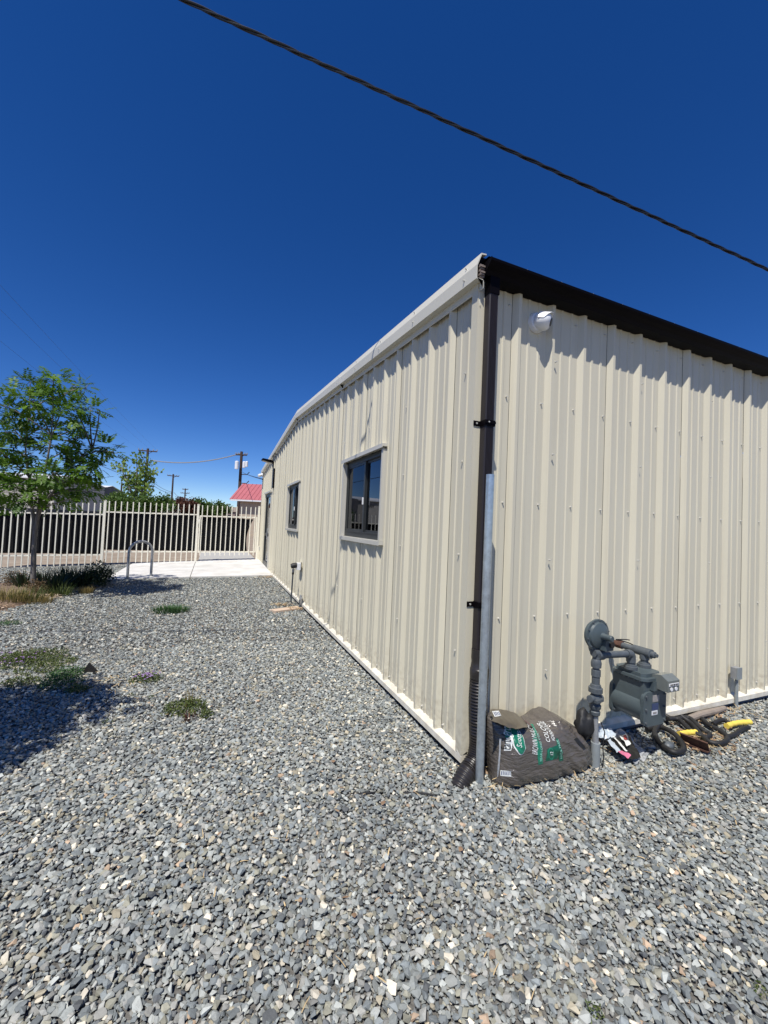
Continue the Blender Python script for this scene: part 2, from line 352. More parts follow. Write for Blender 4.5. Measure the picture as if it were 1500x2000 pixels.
def gravel(name, x, y, protos, smin, smax, tilt=.42, rise=.009):
    N = len(x); sc = smin + (smax - smin) * rng.beta(1.7, 3.6, N); pid = rng.integers(0, len(protos), N)
    yaw = rng.uniform(0, 2 * np.pi, N); tl = np.abs(rng.normal(0, tilt, N)).clip(0, 1.25); ta = rng.uniform(0, 2 * np.pi, N)
    zz = np.array([hgt(a, q) for a, q in zip(x, y)]) + sc * .36 + rng.uniform(0, rise, N) + .004 * np.sin(x * 5.1) * np.sin(y * 4.3)
    big = np.array([noise.noise((a * .9, q * .9, 0)) for a, q in zip(x, y)])
    ci = rng.choice(len(PAL), N, p=PW); colr = PAL[ci] * rng.uniform(.68, 1.30, N)[:, None] * (1 + .12 * big)[:, None]
    V = []; F = []; C = []; o = 0
    cy, sy = np.cos(yaw), np.sin(yaw); ct, st = np.cos(tl), np.sin(tl); ux, uy = np.cos(ta), np.sin(ta)
    # yaw first, then a tilt about the horizontal axis (ux, uy)
    Rz = np.zeros((N, 3, 3)); Rz[:, 0, 0] = cy; Rz[:, 0, 1] = -sy; Rz[:, 1, 0] = sy; Rz[:, 1, 1] = cy; Rz[:, 2, 2] = 1
    Rt = np.zeros((N, 3, 3)); c1 = 1 - ct
    Rt[:, 0, 0] = ct + ux * ux * c1; Rt[:, 0, 1] = ux * uy * c1; Rt[:, 0, 2] = uy * st
    Rt[:, 1, 0] = ux * uy * c1; Rt[:, 1, 1] = ct + uy * uy * c1; Rt[:, 1, 2] = -ux * st
    Rt[:, 2, 0] = -uy * st; Rt[:, 2, 1] = ux * st; Rt[:, 2, 2] = ct
    M = Rt @ Rz
    for p, (pv, pf) in enumerate(protos):
        ix = np.nonzero(pid == p)[0]
        if not len(ix): continue
        vv = np.einsum('nij,kj->nki', M[ix], pv) * sc[ix][:, None, None]
        vv[:, :, 0] += x[ix][:, None]; vv[:, :, 1] += y[ix][:, None]; vv[:, :, 2] += zz[ix][:, None]
        k = len(pv); V.append(vv.reshape(-1, 3)); F.append((pf[None] + (o + np.arange(len(ix)) * k)[:, None, None]).reshape(-1, 3)); C.append(np.repeat(colr[ix], k, 0)); o += len(ix) * k
    V = np.concatenate(V).astype(np.float32); F = np.concatenate(F).astype(np.int32); C = np.concatenate(C)
    me = bpy.data.meshes.new(name); me.vertices.add(len(V)); me.vertices.foreach_set('co', V.ravel())
    me.loops.add(F.size); me.loops.foreach_set('vertex_index', F.ravel()); me.polygons.add(len(F))
    me.polygons.foreach_set('loop_start', np.arange(0, F.size, 3, dtype=np.int32)); me.update(calc_edges=True)
    a = me.color_attributes.new('tint', 'FLOAT_COLOR', 'POINT'); a.data.foreach_set('color', np.concatenate([C, np.ones((len(C), 1))], 1).astype(np.float32).ravel())
    me.materials.append(MATS['stone']); me.validate(); me.shade_flat()
    ob = bpy.data.objects.new(name, me); col.objects.link(ob)
    print('gravel', name, N, 'stones', len(F), 'tris'); return ob
near = stone_protos(14, 13, 3); far = stone_protos(8, 7, 5)
x, y = scatter(-9, 6, -2.6, 12.1, .0205); dist = np.hypot(x - CAM.x, y - CAM.y)
kn = dist < 5.2; kf = (dist >= 5.2) & (rng.random(len(x)) < .55)
tag(gravel('gravel', x[kn], y[kn], near, .0075, .0275), 'loose grey crushed stone gravel covering the near yard', 'gravel', kind='stuff')
xf, yf = scatter(-4, 4, -2.6, 1.2, .0195); kk = np.hypot(xf - CAM.x, yf - CAM.y) < 3.6
tag(gravel('gravel', xf[kk], yf[kk], far, .0075, .0175, tilt=.4, rise=.003), 'fine grey stone chips filling the gaps of the near gravel', 'gravel', kind='stuff')
tag(gravel('gravel', x[kf], y[kf], far, .013, .032), 'loose grey crushed stone gravel of the yard towards the fence', 'gravel', kind='stuff')

# ================================================================== the metal building
P = 0.3048
bld = thing('metal_building', (0, 0, 0), 'cream ribbed metal building with dark bronze gutter and sliding windows', 'building')
BL, BD, RIDGE = 9.3, 12.2, 6.1
def rake_z(y): return 3.075 + (min(y, 2 * RIDGE - y) + .065) / 12.0     # lower edge of the rake trim
def panel_profile(c0, nr, first_lift=.0028):
    pr = []
    for k in range(nr):
        c = c0 + k * P; e = first_lift if k == 0 else 0
        pr += [(c - .0425, e), (c - .0115, .032 + e), (c + .0115, .032 + e), (c + .0425, e)]
        if e: pr.append((c + .0435, 0))
        for mm in (c + .1065, c + .1985): pr += [(mm - .015, 0), (mm - .008, .0065), (mm + .008, .0065), (mm + .015, 0)]
    pr.append((c0 + nr * P - .0430, 0)); return pr
def wall_panel(prof, put, z0, ztop, holes, parent=bld):
    for h in holes:
        if h[0] <= prof[0][0] and h[1] >= prof[-1][0] and h[2] > z0:
            wall_panel(prof, put, z0, lambda t: h[2], [], parent); z0 = h[3]; holes = []; break
    b = MB(); ts = sorted({h[0] for h in holes} | {h[1] for h in holes})
    q = []
    for (t0, d0), (t1, d1) in zip(prof, prof[1:]):
        cuts = [t for t in ts if t0 + 1e-5 < t < t1 - 1e-5]; prev = (t0, d0)
        for t in cuts: w = (t, d0 + (d1 - d0) * (t - t0) / (t1 - t0)); q.append((prev, w)); prev = w
        q.append((prev, (t1, d1)))
    for (t0, d0), (t1, d1) in q:
        mid = (t0 + t1) / 2; hs_ = [h for h in holes if h[0] <= mid <= h[1]]
        spans = [(z0, None)] if not hs_ else [(z0, hs_[0][2]), (hs_[0][3], None)]
        lv_ = sorted({h[2] for h in holes if h[1] > prof[0][0] and h[0] < prof[-1][0]} | {h[3] for h in holes if h[1] > prof[0][0] and h[0] < prof[-1][0]}); sp2 = []
        for za, zb in spans:
            for c_ in lv_:
                if za + 1e-4 < c_ and (zb is None or c_ < zb - 1e-4): sp2.append((za, c_)); za = c_
            sp2.append((za, zb))
        for za, zb in sp2:
            if zb is not None and zb <= za + 1e-4: continue
            zb0 = ztop(t0) if zb is None else zb; zb1 = ztop(t1) if zb is None else zb
            b.add([put(t0, d0, za), put(t1, d1, za), put(t1, d1, zb1), put(t0, d0, zb0)], [(0, 1, 2, 3)])
    return b.build('wall_panel', 'panel', parent)
WIN = [(1.475, 2.715, 1.345, 2.262), (5.615, 6.855, 1.345, 2.262)]
DOOR = (9.74, 10.98, .06, 2.30)
putL = lambda t, d, z: (-d, t, z); putR = lambda t, d, z: (t, -d, z)
ztL = lambda t: rake_z(t) + .06; ztR = lambda t: 3.20
def run_wall(c0, length, put, ztop, holes):
    st_ = [(0, 0)]
    for mm in (c0 - P + .1065, c0 - P + .1985): st_ += [(mm - .015, 0), (mm - .008, .0065), (mm + .008, .0065), (mm + .015, 0)]
    wall_panel(st_ + [(c0 - .0435, 0)], put, .10, ztop, holes)
    k = 0
    while c0 + k * P < length - .1:
        n = min(3, max(1, int((length - (c0 + k * P)) / P + .5))); wall_panel(panel_profile(c0 + k * P, n), put, .10, ztop, holes); k += 3
run_wall(.306, BD, putL, ztL, WIN + [DOOR])
run_wall(.309, BL, putR, ztR, [])
# far sides of the building (plain runs of the same sheeting)
b = MB(); b.add([(BL, 0, 0), (BL, BD, 0), (BL, BD, 3.2), (BL, RIDGE, 3.7), (BL, 0, 3.2)], [(0, 1, 2, 3, 4)]); b.build('end_wall', 'panel', bld)
b = MB(); b.box(-.02, BL, BD + .02, BD + .06, 0, 3.16); b.build('back_wall', 'panel', bld)
b = MB(); b.box(2.2, 2.26, .1, BD - .1, -.1, 3.2); b.box(.1, 2.2, .1, BD - .1, -.12, .03); b.build('interior', 'inside', bld)
b = MB(); b.box(.012, BL - .02, .012, BD - .02, -.3, .055); b.build('foundation', 'concrete_rough', bld)
# trims
def base_prof(): return [(.001, .118), (.046, .094), (.048, .056), (.040, .054), (.001, .075)]
b = MB(); b.prism([(-d, z) for d, z in base_prof()], 'y', -.046, 9.70); b.build('base_trim', 'base_trim', bld)
b = MB(); b.prism([(-d, z) for d, z in base_prof()], 'y', 11.0, BD); b.build('base_trim', 'base_trim', bld)
b = MB(); b.prism([(-d, z) for d, z in base_prof()], 'x', -.0465, BL); b.build('base_trim', 'base_trim', bld)
K = .046
b = MB(); b.prism([(-K, -K), (.098, -K), (.106, -.006), (.128, -.0045), (.128, -.002), (.104, -.002), (.095, -K + .003), (-K + .003, -K + .003), (-K + .003, .016), (-.002, .026), (-.002, .040), (-.0045, .040), (-.006, .028), (-K, .018)], 'z', .1, 3.13)
b.build('corner_trim', 'panel', bld)
b = MB(); b.prism([(-.0375, BD + .0375), (-.0375, BD - .11), (-.003, BD - .12), (-.003, BD + .0375)], 'z', .1, 3.12); b.build('corner_trim', 'panel', bld)
# rake trim in lengths, with the lower leg on the wall
def rake_piece(y0, y1, lift):
    prof = [(-.09, 0), (-.09, .088), (-.058, .172), (-.02, .176), (-.02, .168), (-.054, .163), (-.084, .084), (-.084, .006), (-.039, .006), (-.039, -.046), (-.034, -.052), (-.034, 0)]
    b = MB(); n = len(prof); v = []
    for y in (y0, y1): v += [(px - lift, y, rake_z(y) + pz + lift) for px, pz in prof]
    f = [(i, (i + 1) % n, n + (i + 1) % n, n + i) for i in range(n)] + [tuple(range(n)), tuple(reversed(range(n, 2 * n)))]
    return b.add(v, f).build('rake_trim', 'panel_trim', bld)
def closure(y0, y1):
    b = MB(); v = [(x_, y, rake_z(y) + z_) for y in (y0, y1) for x_, z_ in ((-.052, .02), (-.052, .160), (.02, .166), (.02, .02))]
    b.add(v, [(0, 1, 5, 4), (1, 2, 6, 5), (2, 3, 7, 6), (3, 0, 4, 7), (3, 2, 1, 0), (4, 5, 6, 7)]); b.build('roof_closure', 'bronze', bld)
closure(-.06, RIDGE); closure(RIDGE + .001, BD + .06)
rake_piece(-.085, 2.95, 0); rake_piece(2.93, 6.1, .0015); rake_piece(6.1, 9.2, .0015); rake_piece(9.18, 12.28, 0)
# roof sheets (only their edge shows above the gutter)
def roof_sheet(x0, near_):
    b = MB(); pr = [(x0 + t - .309, d) for t, d in panel_profile(.309, 3)] ; ya, yb = (-.10, RIDGE) if near_ else (BD + .1, RIDGE)
    for (t0, d0), (t1, d1) in zip(pr, pr[1:]):
        za, zb = 3.195, 3.195 + 6.2 / 12
        b.add([(t0, ya, za + d0), (t1, ya, za + d1), (t1, yb, zb + d1), (t0, yb, zb + d0)], [(0, 1, 2, 3)])
    return b.build('roof_panel', 'bronze_light', bld)
for k in range(10):
    for nr in (True, False): roof_sheet(.0 + k * 3 * P, nr)
# gutter with end cap, and downspout
gut = MB(); gp = [(-.003, 3.185), (-.003, 3.106), (-.097, 3.106), (-.112, 3.132), (-.140, 3.150), (-.157, 3.168), (-.159, 3.184), (-.146, 3.188), (-.146, 3.180), (-.124, 3.152), (-.094, 3.112), (-.008, 3.112), (-.008, 3.185)]
gut.prism(gp, 'x', -.03, BL); gutter = gut.build('gutter', 'bronze', bld)
b = MB(); b.prism([(-.003, 3.185), (-.003, 3.104), (-.099, 3.104), (-.114, 3.132), (-.142, 3.150), (-.159, 3.168), (-.160, 3.188)], 'x', -.034, -.0305); b.build('end_cap', 'bronze', gutter)
b = MB()
for i in range(7):
    zz = 3.10 + .012 * i; b.obox((-.045 - .001 * i, -.055 - .006 * (i % 3), zz), (.014 + .003 * (i % 2), 0, 0), (0, .03, .004), (0, 0, .0055))
b.build('foam_closure', 'foam', bld)
b = MB(); b.tube([(-.036, -.04, 3.07), (-.034, -.045, 3.0), (-.030, -.05, 2.93)], .003, 6); b.build('loose_flashing', 'panel_trim', bld)
dx0, dx1, dy0, dy1 = .006, .074, -.102, -.0475
fl = []
n = 6; w = (dx1 - dx0 - .012) / n
for i in range(n): fl += [(dx0 + .006 + i * w, dy0), (dx0 + .006 + (i + .55) * w, dy0), (dx0 + .006 + (i + .62) * w, dy0 + .009), (dx0 + .006 + (i + .93) * w, dy0 + .009)]
prof = [(dx0, dy1), (dx0, dy0 + .006)] + fl + [(dx1, dy0 + .006), (dx1, dy1)]
b = MB(); b.prism(prof, 'z', .74, 3.02); ds = b.build('downspout', 'bronze_light', bld)
b = MB(); v = [(x, y, 3.02) for x, y in ((dx0 - .004, dy1), (dx0 - .004, dy0 - .004), (dx1 + .004, dy0 - .004), (dx1 + .004, dy1))]
b.box(dx0 - .003, dx1 + .003, dy0 - .003, dy1 + .003, 3.0, 3.108); b.build('outlet', 'bronze', ds)
for zb in (2.17, 1.03):
    b = MB(); b.box(dx0 - .004, dx1 + .004, dy0 - .005, dy1 + .001, zb - .018, zb + .018); b.box(dx0 - .052, dx0 - .0045, dy1 - .004, dy1 + .0, zb - .016, zb + .016); b.box(dx0 - .006, dx1 + .006, dy0 - .009, dy0 - .0055, zb - .004, zb + .012)
    br = b.build('bracket', 'bronze', ds)
    b = MB(); b.cyl((dx0 - .03, dy1 - .009, zb), (dx0 - .03, dy1 - .0045, zb), .006, 8); b.build('screw', 'screw', br)
    b = MB(); b.cyl((dx0 + .02, dy0 - .013, zb + .004), (dx0 + .02, dy0 - .0095, zb + .004), .005, 8); b.build('screw', 'screw', br)
# wall screws: far too many and too small to pick apart
def screw_at(b, pos, nrm):
    nrm = Vector(nrm); pos = Vector(pos); b.tube([pos, pos + nrm * .003, pos + nrm * .003, pos + nrm * .013], [.008, .007, .0052, .0046], 6)
b = MB()
for z in (.168, .921, 1.686, 2.399, 3.03):
    for k in range(29): screw_at(b, (.240 + k * P, 0, z + random.uniform(-.004, .004)), (0, -1, 0))
for z in (.55, 1.30, 2.05, 2.72):
    for k in range(1, 10): screw_at(b, (.309 + .034 + (3 * k - 1) * P - P, -.016, z + random.uniform(-.01, .01)), (.3, -1, 0))
for k in range(29): screw_at(b, (.309 + .058 + k * P, 0, .16), (0, -1, 0))
for z in (.150,):
    for k in range(38):
        yy = .240 + k * P
        if not any(h[0] - .06 < yy < h[1] + .06 and h[2] - .06 < z < h[3] + .06 for h in WIN + [DOOR]): screw_at(b, (0, yy, z), (-1, 0, 0))
for z in (.69, 1.326, 1.950, 2.55):
    for k in range(13): screw_at(b, (-.004, .123 + k * 3 * P, z), (-1, 0, 0)) if not any(h[0] - .1 < .123 + k * 3 * P < h[1] + .1 and h[2] < z < h[3] for h in WIN + [DOOR]) else None
for k in range(5):
    yy = .05 + k * .75; screw_at(b, (-.09, yy, rake_z(yy) + .045), (-1, 0, 0)); screw_at(b, (-.075, yy, rake_z(yy) + .125), (-1, 0, .4))
for k in range(30): screw_at(b, (.309 + k * P, -.085, 3.229), (0, -.3, 1))
tag(b.build('wall_screws', 'screw', bld, smooth=True), kind='stuff')

# windows
def window(y0):
    d = y0 - 1.475; w = bpy.data.objects.new('window', None); col.objects.link(w); w.parent = bld; w.location = (0, y0 + .62, 1.345)
    def part(name, m, *boxes, parent=w):
        b = MB()
        for bx in boxes: b.box(bx[0], bx[1], bx[2] + d, bx[3] + d, bx[4], bx[5])
        return b.build(name, m, parent)
    part('head_trim', 'trim_grey', (-.062, -.002, 1.425, 2.775, 2.266, 2.294), (-.064, -.058, 1.423, 2.777, 2.252, 2.2655))
    part('sill', 'trim_grey', (-.050, .03, 1.432, 2.756, 1.305, 1.3445), (-.054, -.0505, 1.432, 2.756, 1.300, 1.337))
    part('jamb_trim', 'trim_grey', (-.046, .03, 1.442, 1.4745, 1.346, 2.2455)); part('jamb_trim', 'trim_grey', (-.046, .03, 2.7155, 2.748, 1.346, 2.2455))
    fr = part('frame', 'window_bronze', (.004, .06, 1.475, 1.505, 1.346, 2.261), (.004, .06, 2.685, 2.715, 1.346, 2.261), (.004, .06, 1.5055, 2.6845, 1.346, 1.400), (.004, .06, 1.5055, 2.6845, 2.206, 2.261))
    part('rail', 'window_bronze', (-.002, .064, 1.5055, 2.6845, 1.4005, 1.412), parent=fr)
    s1 = part('sash', 'window_bronze', (.030, .054, 1.506, 1.530, 1.4125, 2.2055), (.030, .054, 2.06, 2.1, 1.4125, 2.2055), (.030, .054, 1.5305, 2.0595, 1.4125, 1.436), (.030, .054, 1.5305, 2.0595, 2.182, 2.2055))
    part('pane', 'glass', (.040, .044, 1.5305, 2.0595, 1.4365, 2.1815), parent=s1)
    s2 = part('sash', 'window_bronze', (.010, .0275, 2.062, 2.100, 1.4125, 2.2055), (.010, .0275, 2.656, 2.684, 1.4125, 2.2055), (.010, .0275, 2.1005, 2.6555, 1.4125, 1.440), (.010, .0275, 2.1005, 2.6555, 2.178, 2.2055))
    tag(s2, 'screened sash, darker than the other pane'); part('pane', 'screened_glass', (.018, .021, 2.1005, 2.6555, 1.4405, 2.1775), parent=s2)
    part('latch', 'white_plastic', (-.004, .0095, 2.083, 2.094, 1.72, 1.80), parent=s2)
    part('blind', 'sticker_grey', *[(.12, .123, 1.52 + i * .085, 1.575 + i * .085, 1.74, 2.25) for i in range(7)])
window(1.475); window(5.615)
# glass door at the far end
dr = bpy.data.objects.new('door', None); col.objects.link(dr); dr.parent = bld; dr.location = (0, 10.36, .06)
def dpart(name, m, *bx, parent=dr):
    b = MB()
    for q in bx: b.box(*q)
    return b.build(name, m, parent)
dpart('head_trim', 'trim_grey', (-.075, -.002, 9.66, 11.06, 2.300, 2.345)); dpart('jamb_trim', 'trim_grey', (-.042, .04, 9.69, 9.7395, .07, 2.2995)); dpart('jamb_trim', 'panel', (-.045, .04, 10.9805, 11.05, .07, 2.2995))
df = dpart('frame', 'window_bronze', (-.02, .05, 9.74, 9.81, .075, 2.30), (-.02, .05, 10.91, 10.98, .075, 2.30), (-.02, .05, 9.8105, 10.9095, 2.2, 2.30), (-.02, .05, 9.8105, 10.9095, .075, .26), (-.02, .05, 9.8105, 10.9095, 1.02, 1.10))
dpart('pane', 'glass', (.01, .016, 9.8105, 10.9095, .2605, 1.0195), (.01, .016, 9.8105, 10.9095, 1.1005, 2.1995), parent=df)
b = MB(); b.tube([(-.02, 9.88, .95), (-.07, 9.88, .95), (-.07, 9.88, 1.25), (-.02, 9.88, 1.25)], .012, 8); b.build('handle', 'galv_dull', dr, smooth=True)

# ================================================================== things on and against the building
def on_ground(x, y): return Vector((x, y, hgt(x, y)))
# security camera under the gutter
c0 = ony(1046, 632, -.002)
t = thing('security_camera', c0, 'white dome security camera on the wall under the gutter', 'camera', 'security cameras')
b = MB(); n = Vector((0, -1, 0)); b.tube([c0, c0 + n * .012, c0 + n * .03, c0 + n * .034], [.070, .070, .063, .055], 24); b.build('mount', 'white_plastic', t, smooth=True)
ax = Vector((.60, -.70, -.25)).normalized(); k0 = c0 + n * .035
b = MB(); b.tube([k0 - ax * .02, k0 + ax * .012, k0 + ax * .035, k0 + ax * .055, k0 + ax * .070, k0 + ax * .078], [.052, .060, .061, .055, .042, .022], 22); b.build('housing', 'white_plastic', t, smooth=True)
b = MB(); hood = []; u1 = ax.cross(Vector((0, 0, 1))).normalized(); u2 = u1.cross(ax).normalized()
vv = []; ff = []
for i in range(13):
    a = math.pi * i / 12; dv = u1 * math.cos(a) + u2 * math.sin(a)
    for L, rr in ((-.005, .063), (.034 + .046 * math.sin(a), .064), (.034 + .046 * math.sin(a), .061), (-.005, .060)): vv.append(k0 + ax * L + dv * rr)
for i in range(12):
    for q in range(4): ff.append((i * 4 + q, i * 4 + (q + 1) % 4, (i + 1) * 4 + (q + 1) % 4, (i + 1) * 4 + q))
b.add(vv, ff).build('sun_hood', 'white_plastic', t, smooth=True)
b = MB(); b.tube([k0 + ax * .0775, k0 + ax * .081], [.028, .024], 16); b.build('lens', 'dark_lens', t, smooth=True)
# far corner camera
c1 = Vector((-.047, 12.0, 3.02)); t = thing('security_camera', c1, 'small white camera high at the far corner of the building', 'camera', 'security cameras')
b = MB(); b.tube([c1, c1 + Vector((-.03, 0, 0)), c1 + Vector((-.05, 0, 0))], [.06, .06, .05], 14); b.build('mount', 'white_plastic', t, smooth=True)
b = MB(); q = c1 + Vector((-.05, 0, -.01)); a2 = Vector((-.8, -.5, -.35)).normalized(); b.tube([q, q + a2 * .06, q + a2 * .12, q + a2 * .13], [.045, .055, .05, .03], 14); b.build('housing', 'white_plastic', t, smooth=True)
# wall pack lamp above the door
yw = 9.55; zw = rake_z(yw) - .10
t = thing('wall_lamp', (-.03, yw, zw), 'dark bronze arm lamp under the roof edge above the door', 'lamp')
b = MB(); b.box(-.05, -.032, yw - .07, yw + .07, zw - .22, zw - .06); b.build('mount', 'bronze', t)
b = MB(); b.prism([(-.05, zw - .03), (-.34, zw + .005), (-.36, zw - .01), (-.36, zw - .035), (-.05, zw - .10)], 'y', yw - .13, yw + .13); b.build('housing', 'bronze', t)
b = MB(); b.prism([(-.09, zw - .095), (-.34, zw - .042), (-.34, zw - .055), (-.09, zw - .108)], 'y', yw - .10, yw + .10); b.build('lens', 'clear_grey', t)
b = MB(); t2 = thing('conduit_box', (-.035, 9.2, 2.6), 'narrow dark box on the wall below the arm lamp', 'box'); b.box(-.075, -.034, 9.16, 9.24, 2.38, 2.92); b.build('cover', 'bronze', t2); b = MB(); b.cyl((-.05, 9.2, 2.2), (-.05, 9.2, 2.379), .012, 8); b.build('conduit', 'trim_grey', t2)
# corrugated drain pipe from the downspout
path = [(.046, -.076, .735), (.046, -.078, .60), (.040, -.082, .45), (.046, -.084, .30), (.052, -.088, .18), (.030, -.098, .105), (-.015, -.112, .062), (-.065, -.130, .035), (-.115, -.150, -.005), (-.14, -.16, -.04)]
def curve(pts, n):
    pts = [Vector(q) for q in pts]; out = []; m = len(pts)
    for i in range(m - 1):
        p0, p1, p2, p3 = pts[max(0, i - 1)], pts[i], pts[i + 1], pts[min(m - 1, i + 2)]
        for k in range(n):
            t_ = k / n; out.append(0.5 * ((2 * p1) + (p2 - p0) * t_ + (2 * p0 - 5 * p1 + 4 * p2 - p3) * t_ * t_ + (3 * p1 - p0 - 3 * p2 + p3) * t_ ** 3))
    out.append(pts[-1]); return out
def resample(pts, step):
    out = [pts[0]]; acc = 0
    for a, q in zip(pts, pts[1:]):
        L = (q - a).length; s_ = step - acc
        while s_ <= L and L > 0: out.append(a.lerp(q, s_ / L)); s_ += step
        acc = (acc + L) % step
    return out
dp = thing('drain_pipe', (.046, -.08, 0), 'black corrugated drain pipe bending out of the downspout onto the gravel', 'pipe')
b = MB(); cp = resample(curve(path, 14), .0046); k1 = [i for i, q in enumerate(cp) if q.z < .585][0]
rs = [.058 if ((i // 2) % 2 == 0) else .050 for i in range(len(cp[k1:]))]
b.tube(cp[k1:], rs, 18); b.build('corrugated_hose', 'black_plastic', dp, smooth=True, angle=60)
b = MB(); b.tube([(.046, -.076, .755), (.046, -.076, .70), (.046, -.077, .68), (.046, -.077, .64), (.046, -.078, .635), (.046, -.078, .60), (.046, -.078, .575)], [.052, .053, .050, .056, .060, .060, .058], 18); b.build('adapter', 'black_plastic', dp, smooth=True, angle=40)
for a in (-.02, .02): b = MB(); b.cyl((.046 + a, -.128, .725), (.046 + a, -.133, .725), .005, 8); b.build('screw', 'screw', dp)
# galvanised pole
pb = Vector((-.006, -.185, 0)); t = thing('steel_pole', pb, 'galvanized steel pipe standing upright at the building corner', 'pole')
b = MB(); rr = .0245; seg = 20; ring = lambda r, z: [(pb.x + r * math.cos(2 * math.pi * k / seg), pb.y + r * math.sin(2 * math.pi * k / seg), z) for k in range(seg)]
v = ring(rr, -.1) + ring(rr, 1.832) + ring(rr - .003, 1.832) + ring(rr - .003, 1.6); f = []
for j in range(3):
    for k in range(seg): f.append((j * seg + k, j * seg + (k + 1) % seg, (j + 1) * seg + (k + 1) % seg, (j + 1) * seg + k))
f.append(tuple(range(3 * seg, 4 * seg))); b.add(v, f).build('pipe', 'galvanized', t, smooth=True)

# ------------------------------------------------------------------ gas meter set
gx, gy = .797, -.293
t = thing('gas_meter', (gx, gy, 0), 'grey gas meter with round regulator and pipework against the right wall', 'gas meter')
b = MB(); b.tube([(gx + .016, gy, -.06), (gx + .014, gy, .165)], .028, 16); b.build('pipe_sleeve', 'pvc_grey', t, smooth=True)
b = MB(); b.cyl((gx + .012, gy, .16), (gx + .002, gy, .345), .019, 14); rs_ = b.build('riser', 'galv_dull', t, smooth=True)
b = MB(); b.tube([(gx + .03, gy - .02, .30), (gx + .05, gy - .035, .24), (gx + .03, gy - .04, .15), (gx + .045, gy - .036, .08), (gx + .03, gy - .04, .02)], .0035, 6); b.build('tracer_wire', 'wire_black', rs_, smooth=True)
def lathe_z(b, x, y, prof, seg=14): return b.tube([(x, y, z) for z, r in prof], [r for z, r in prof], seg)
b = MB(); lathe_z(b, gx, gy, [(.335, .020), (.345, .030), (.365, .032), (.372, .024), (.385, .034), (.405, .036), (.415, .028)]); b.build('union', 'pipe_grey', t, smooth=True)
b = MB(); lathe_z(b, gx, gy, [(.412, .026), (.425, .034), (.450, .036), (.470, .028)]); b.cyl((gx - .06, gy - .008, .452), (gx + .06, gy + .008, .44), .022, 12); b.obox((gx - .01, gy - .035, .445), (.03, 0, .004), (0, .012, 0), (0, 0, .008)); b.build('shutoff_valve', 'pipe_grey', t, smooth=True)
b = MB(); lathe_z(b, gx, gy, [(.468, .024), (.484, .024), (.486, .042), (.515, .042), (.518, .034), (.535, .030), (.538, .024), (.585, .024), (.588, .028), (.628, .028), (.63, .02), (.642, .02), (.644, .030), (.672, .032), (.690, .028), (.70, .022)]); b.build('union', 'pipe_grey', t, smooth=True, angle=25)
b = MB(); b.tube(curve([(gx, gy, .69), (gx, gy, .715), (gx - .006, gy, .735), (gx - .01, gy + .02, .752), (gx - .004, gy + .03, .78)], 4), .024, 14); b.cyl((gx - .03, gy, .738), (gx + .01, gy, .738), .026, 12); b.build('elbow', 'pipe_grey', t, smooth=True)
# regulator: a disc facing out from the wall with its spring tower
rc = Vector((gx + .002, gy, .852)); oy = Vector((0, -1, 0))
b = MB(); b.tube([rc - oy * .03, rc - oy * .028, rc - oy * .008, rc - oy * .007, rc + oy * .007, rc + oy * .008, rc + oy * .022, rc + oy * .036, rc + oy * .042], [.05, .085, .088, .100, .100, .084, .078, .050, .022], 32); reg = b.build('regulator', 'meter_grey', t, smooth=True, angle=25)
for k in range(10):
    a = 2 * math.pi * k / 10 + .2; q = rc + Vector((math.cos(a), 0, math.sin(a))) * .0925; b = MB(); b.cyl(q + oy * .006, q + oy * .014, .0055, 6); b.build('bolt', 'pipe_grey', reg)
b = MB(); b.tube([rc + oy * .03, rc + oy * .06, rc + oy * .105, rc + oy * .11], [.026, .019, .019, .015], 16); b.build('spring_tower', 'meter_grey', t, smooth=True)
b = MB(); b.box(gx + .005, gx + .075, gy - .062, gy - .01, .762, .825); b.prism([(gx + .005, .825), (gx + .06, .825), (gx + .01, .85)], 'y', gy - .04, gy - .01); b.build('regulator_body', 'meter_grey', t)
b = MB(); b.tube([(gx + .055, gy - .062, .80), (gx + .055, gy - .072, .80)], .02, 12); b.build('vent', 'black_plastic', t, smooth=True)
# pipe to the meter inlet, along the wall
ix, ox = 1.125, 1.262
b = MB(); b.tube([(gx + .0, gy, .722), (gx + .05, gy, .721), (gx + .055, gy, .721)], [.034, .034, .023], 14); b.tube([(gx + .05, gy, .718), (ix - .03, gy, .705)], .0225, 14); b.build('inlet_pipe', 'pipe_grey', t, smooth=True)
b = MB(); b.tube(curve([(ix - .045, gy, .705), (ix - .02, gy, .704), (ix - .004, gy, .694), (ix, gy, .672), (ix, gy, .648)], 4), [.029] * 17, 14); b.build('elbow', 'pipe_grey', t, smooth=True)
for q in (ix, ox):
    b = MB(); lathe_z(b, q, gy, [(.602, .040), (.604, .042), (.622, .042), (.624, .036), (.634, .034), (.636, .024), (.665, .024)]); b.build('spud', 'pipe_grey', t, smooth=True, angle=25)
b = MB(); lathe_z(b, ox, gy - .0, [(.655, .030), (.68, .030), (.70, .026)]); b.tube([(ox, gy - .075, .703), (ox, gy - .07, .703), (ox, gy - .05, .703), (ox, gy - .048, .703), (ox, gy + .075, .703), (ox, gy + .078, .703)], [.016, .022, .022, .032, .030, .025], 14); b.build('tee', 'pipe_grey', t, smooth=True, angle=30)
b = MB(); b.cyl((ox, gy - .088, .703), (ox, gy - .072, .703), .013, 6); b.build('plug', 'pipe_grey', t)
b = MB(); b.cyl((ox, gy + .07, .703), (ox - .006, -.13, .704), .0215, 14); b.build('outlet_pipe', 'pipe_grey', t, smooth=True)
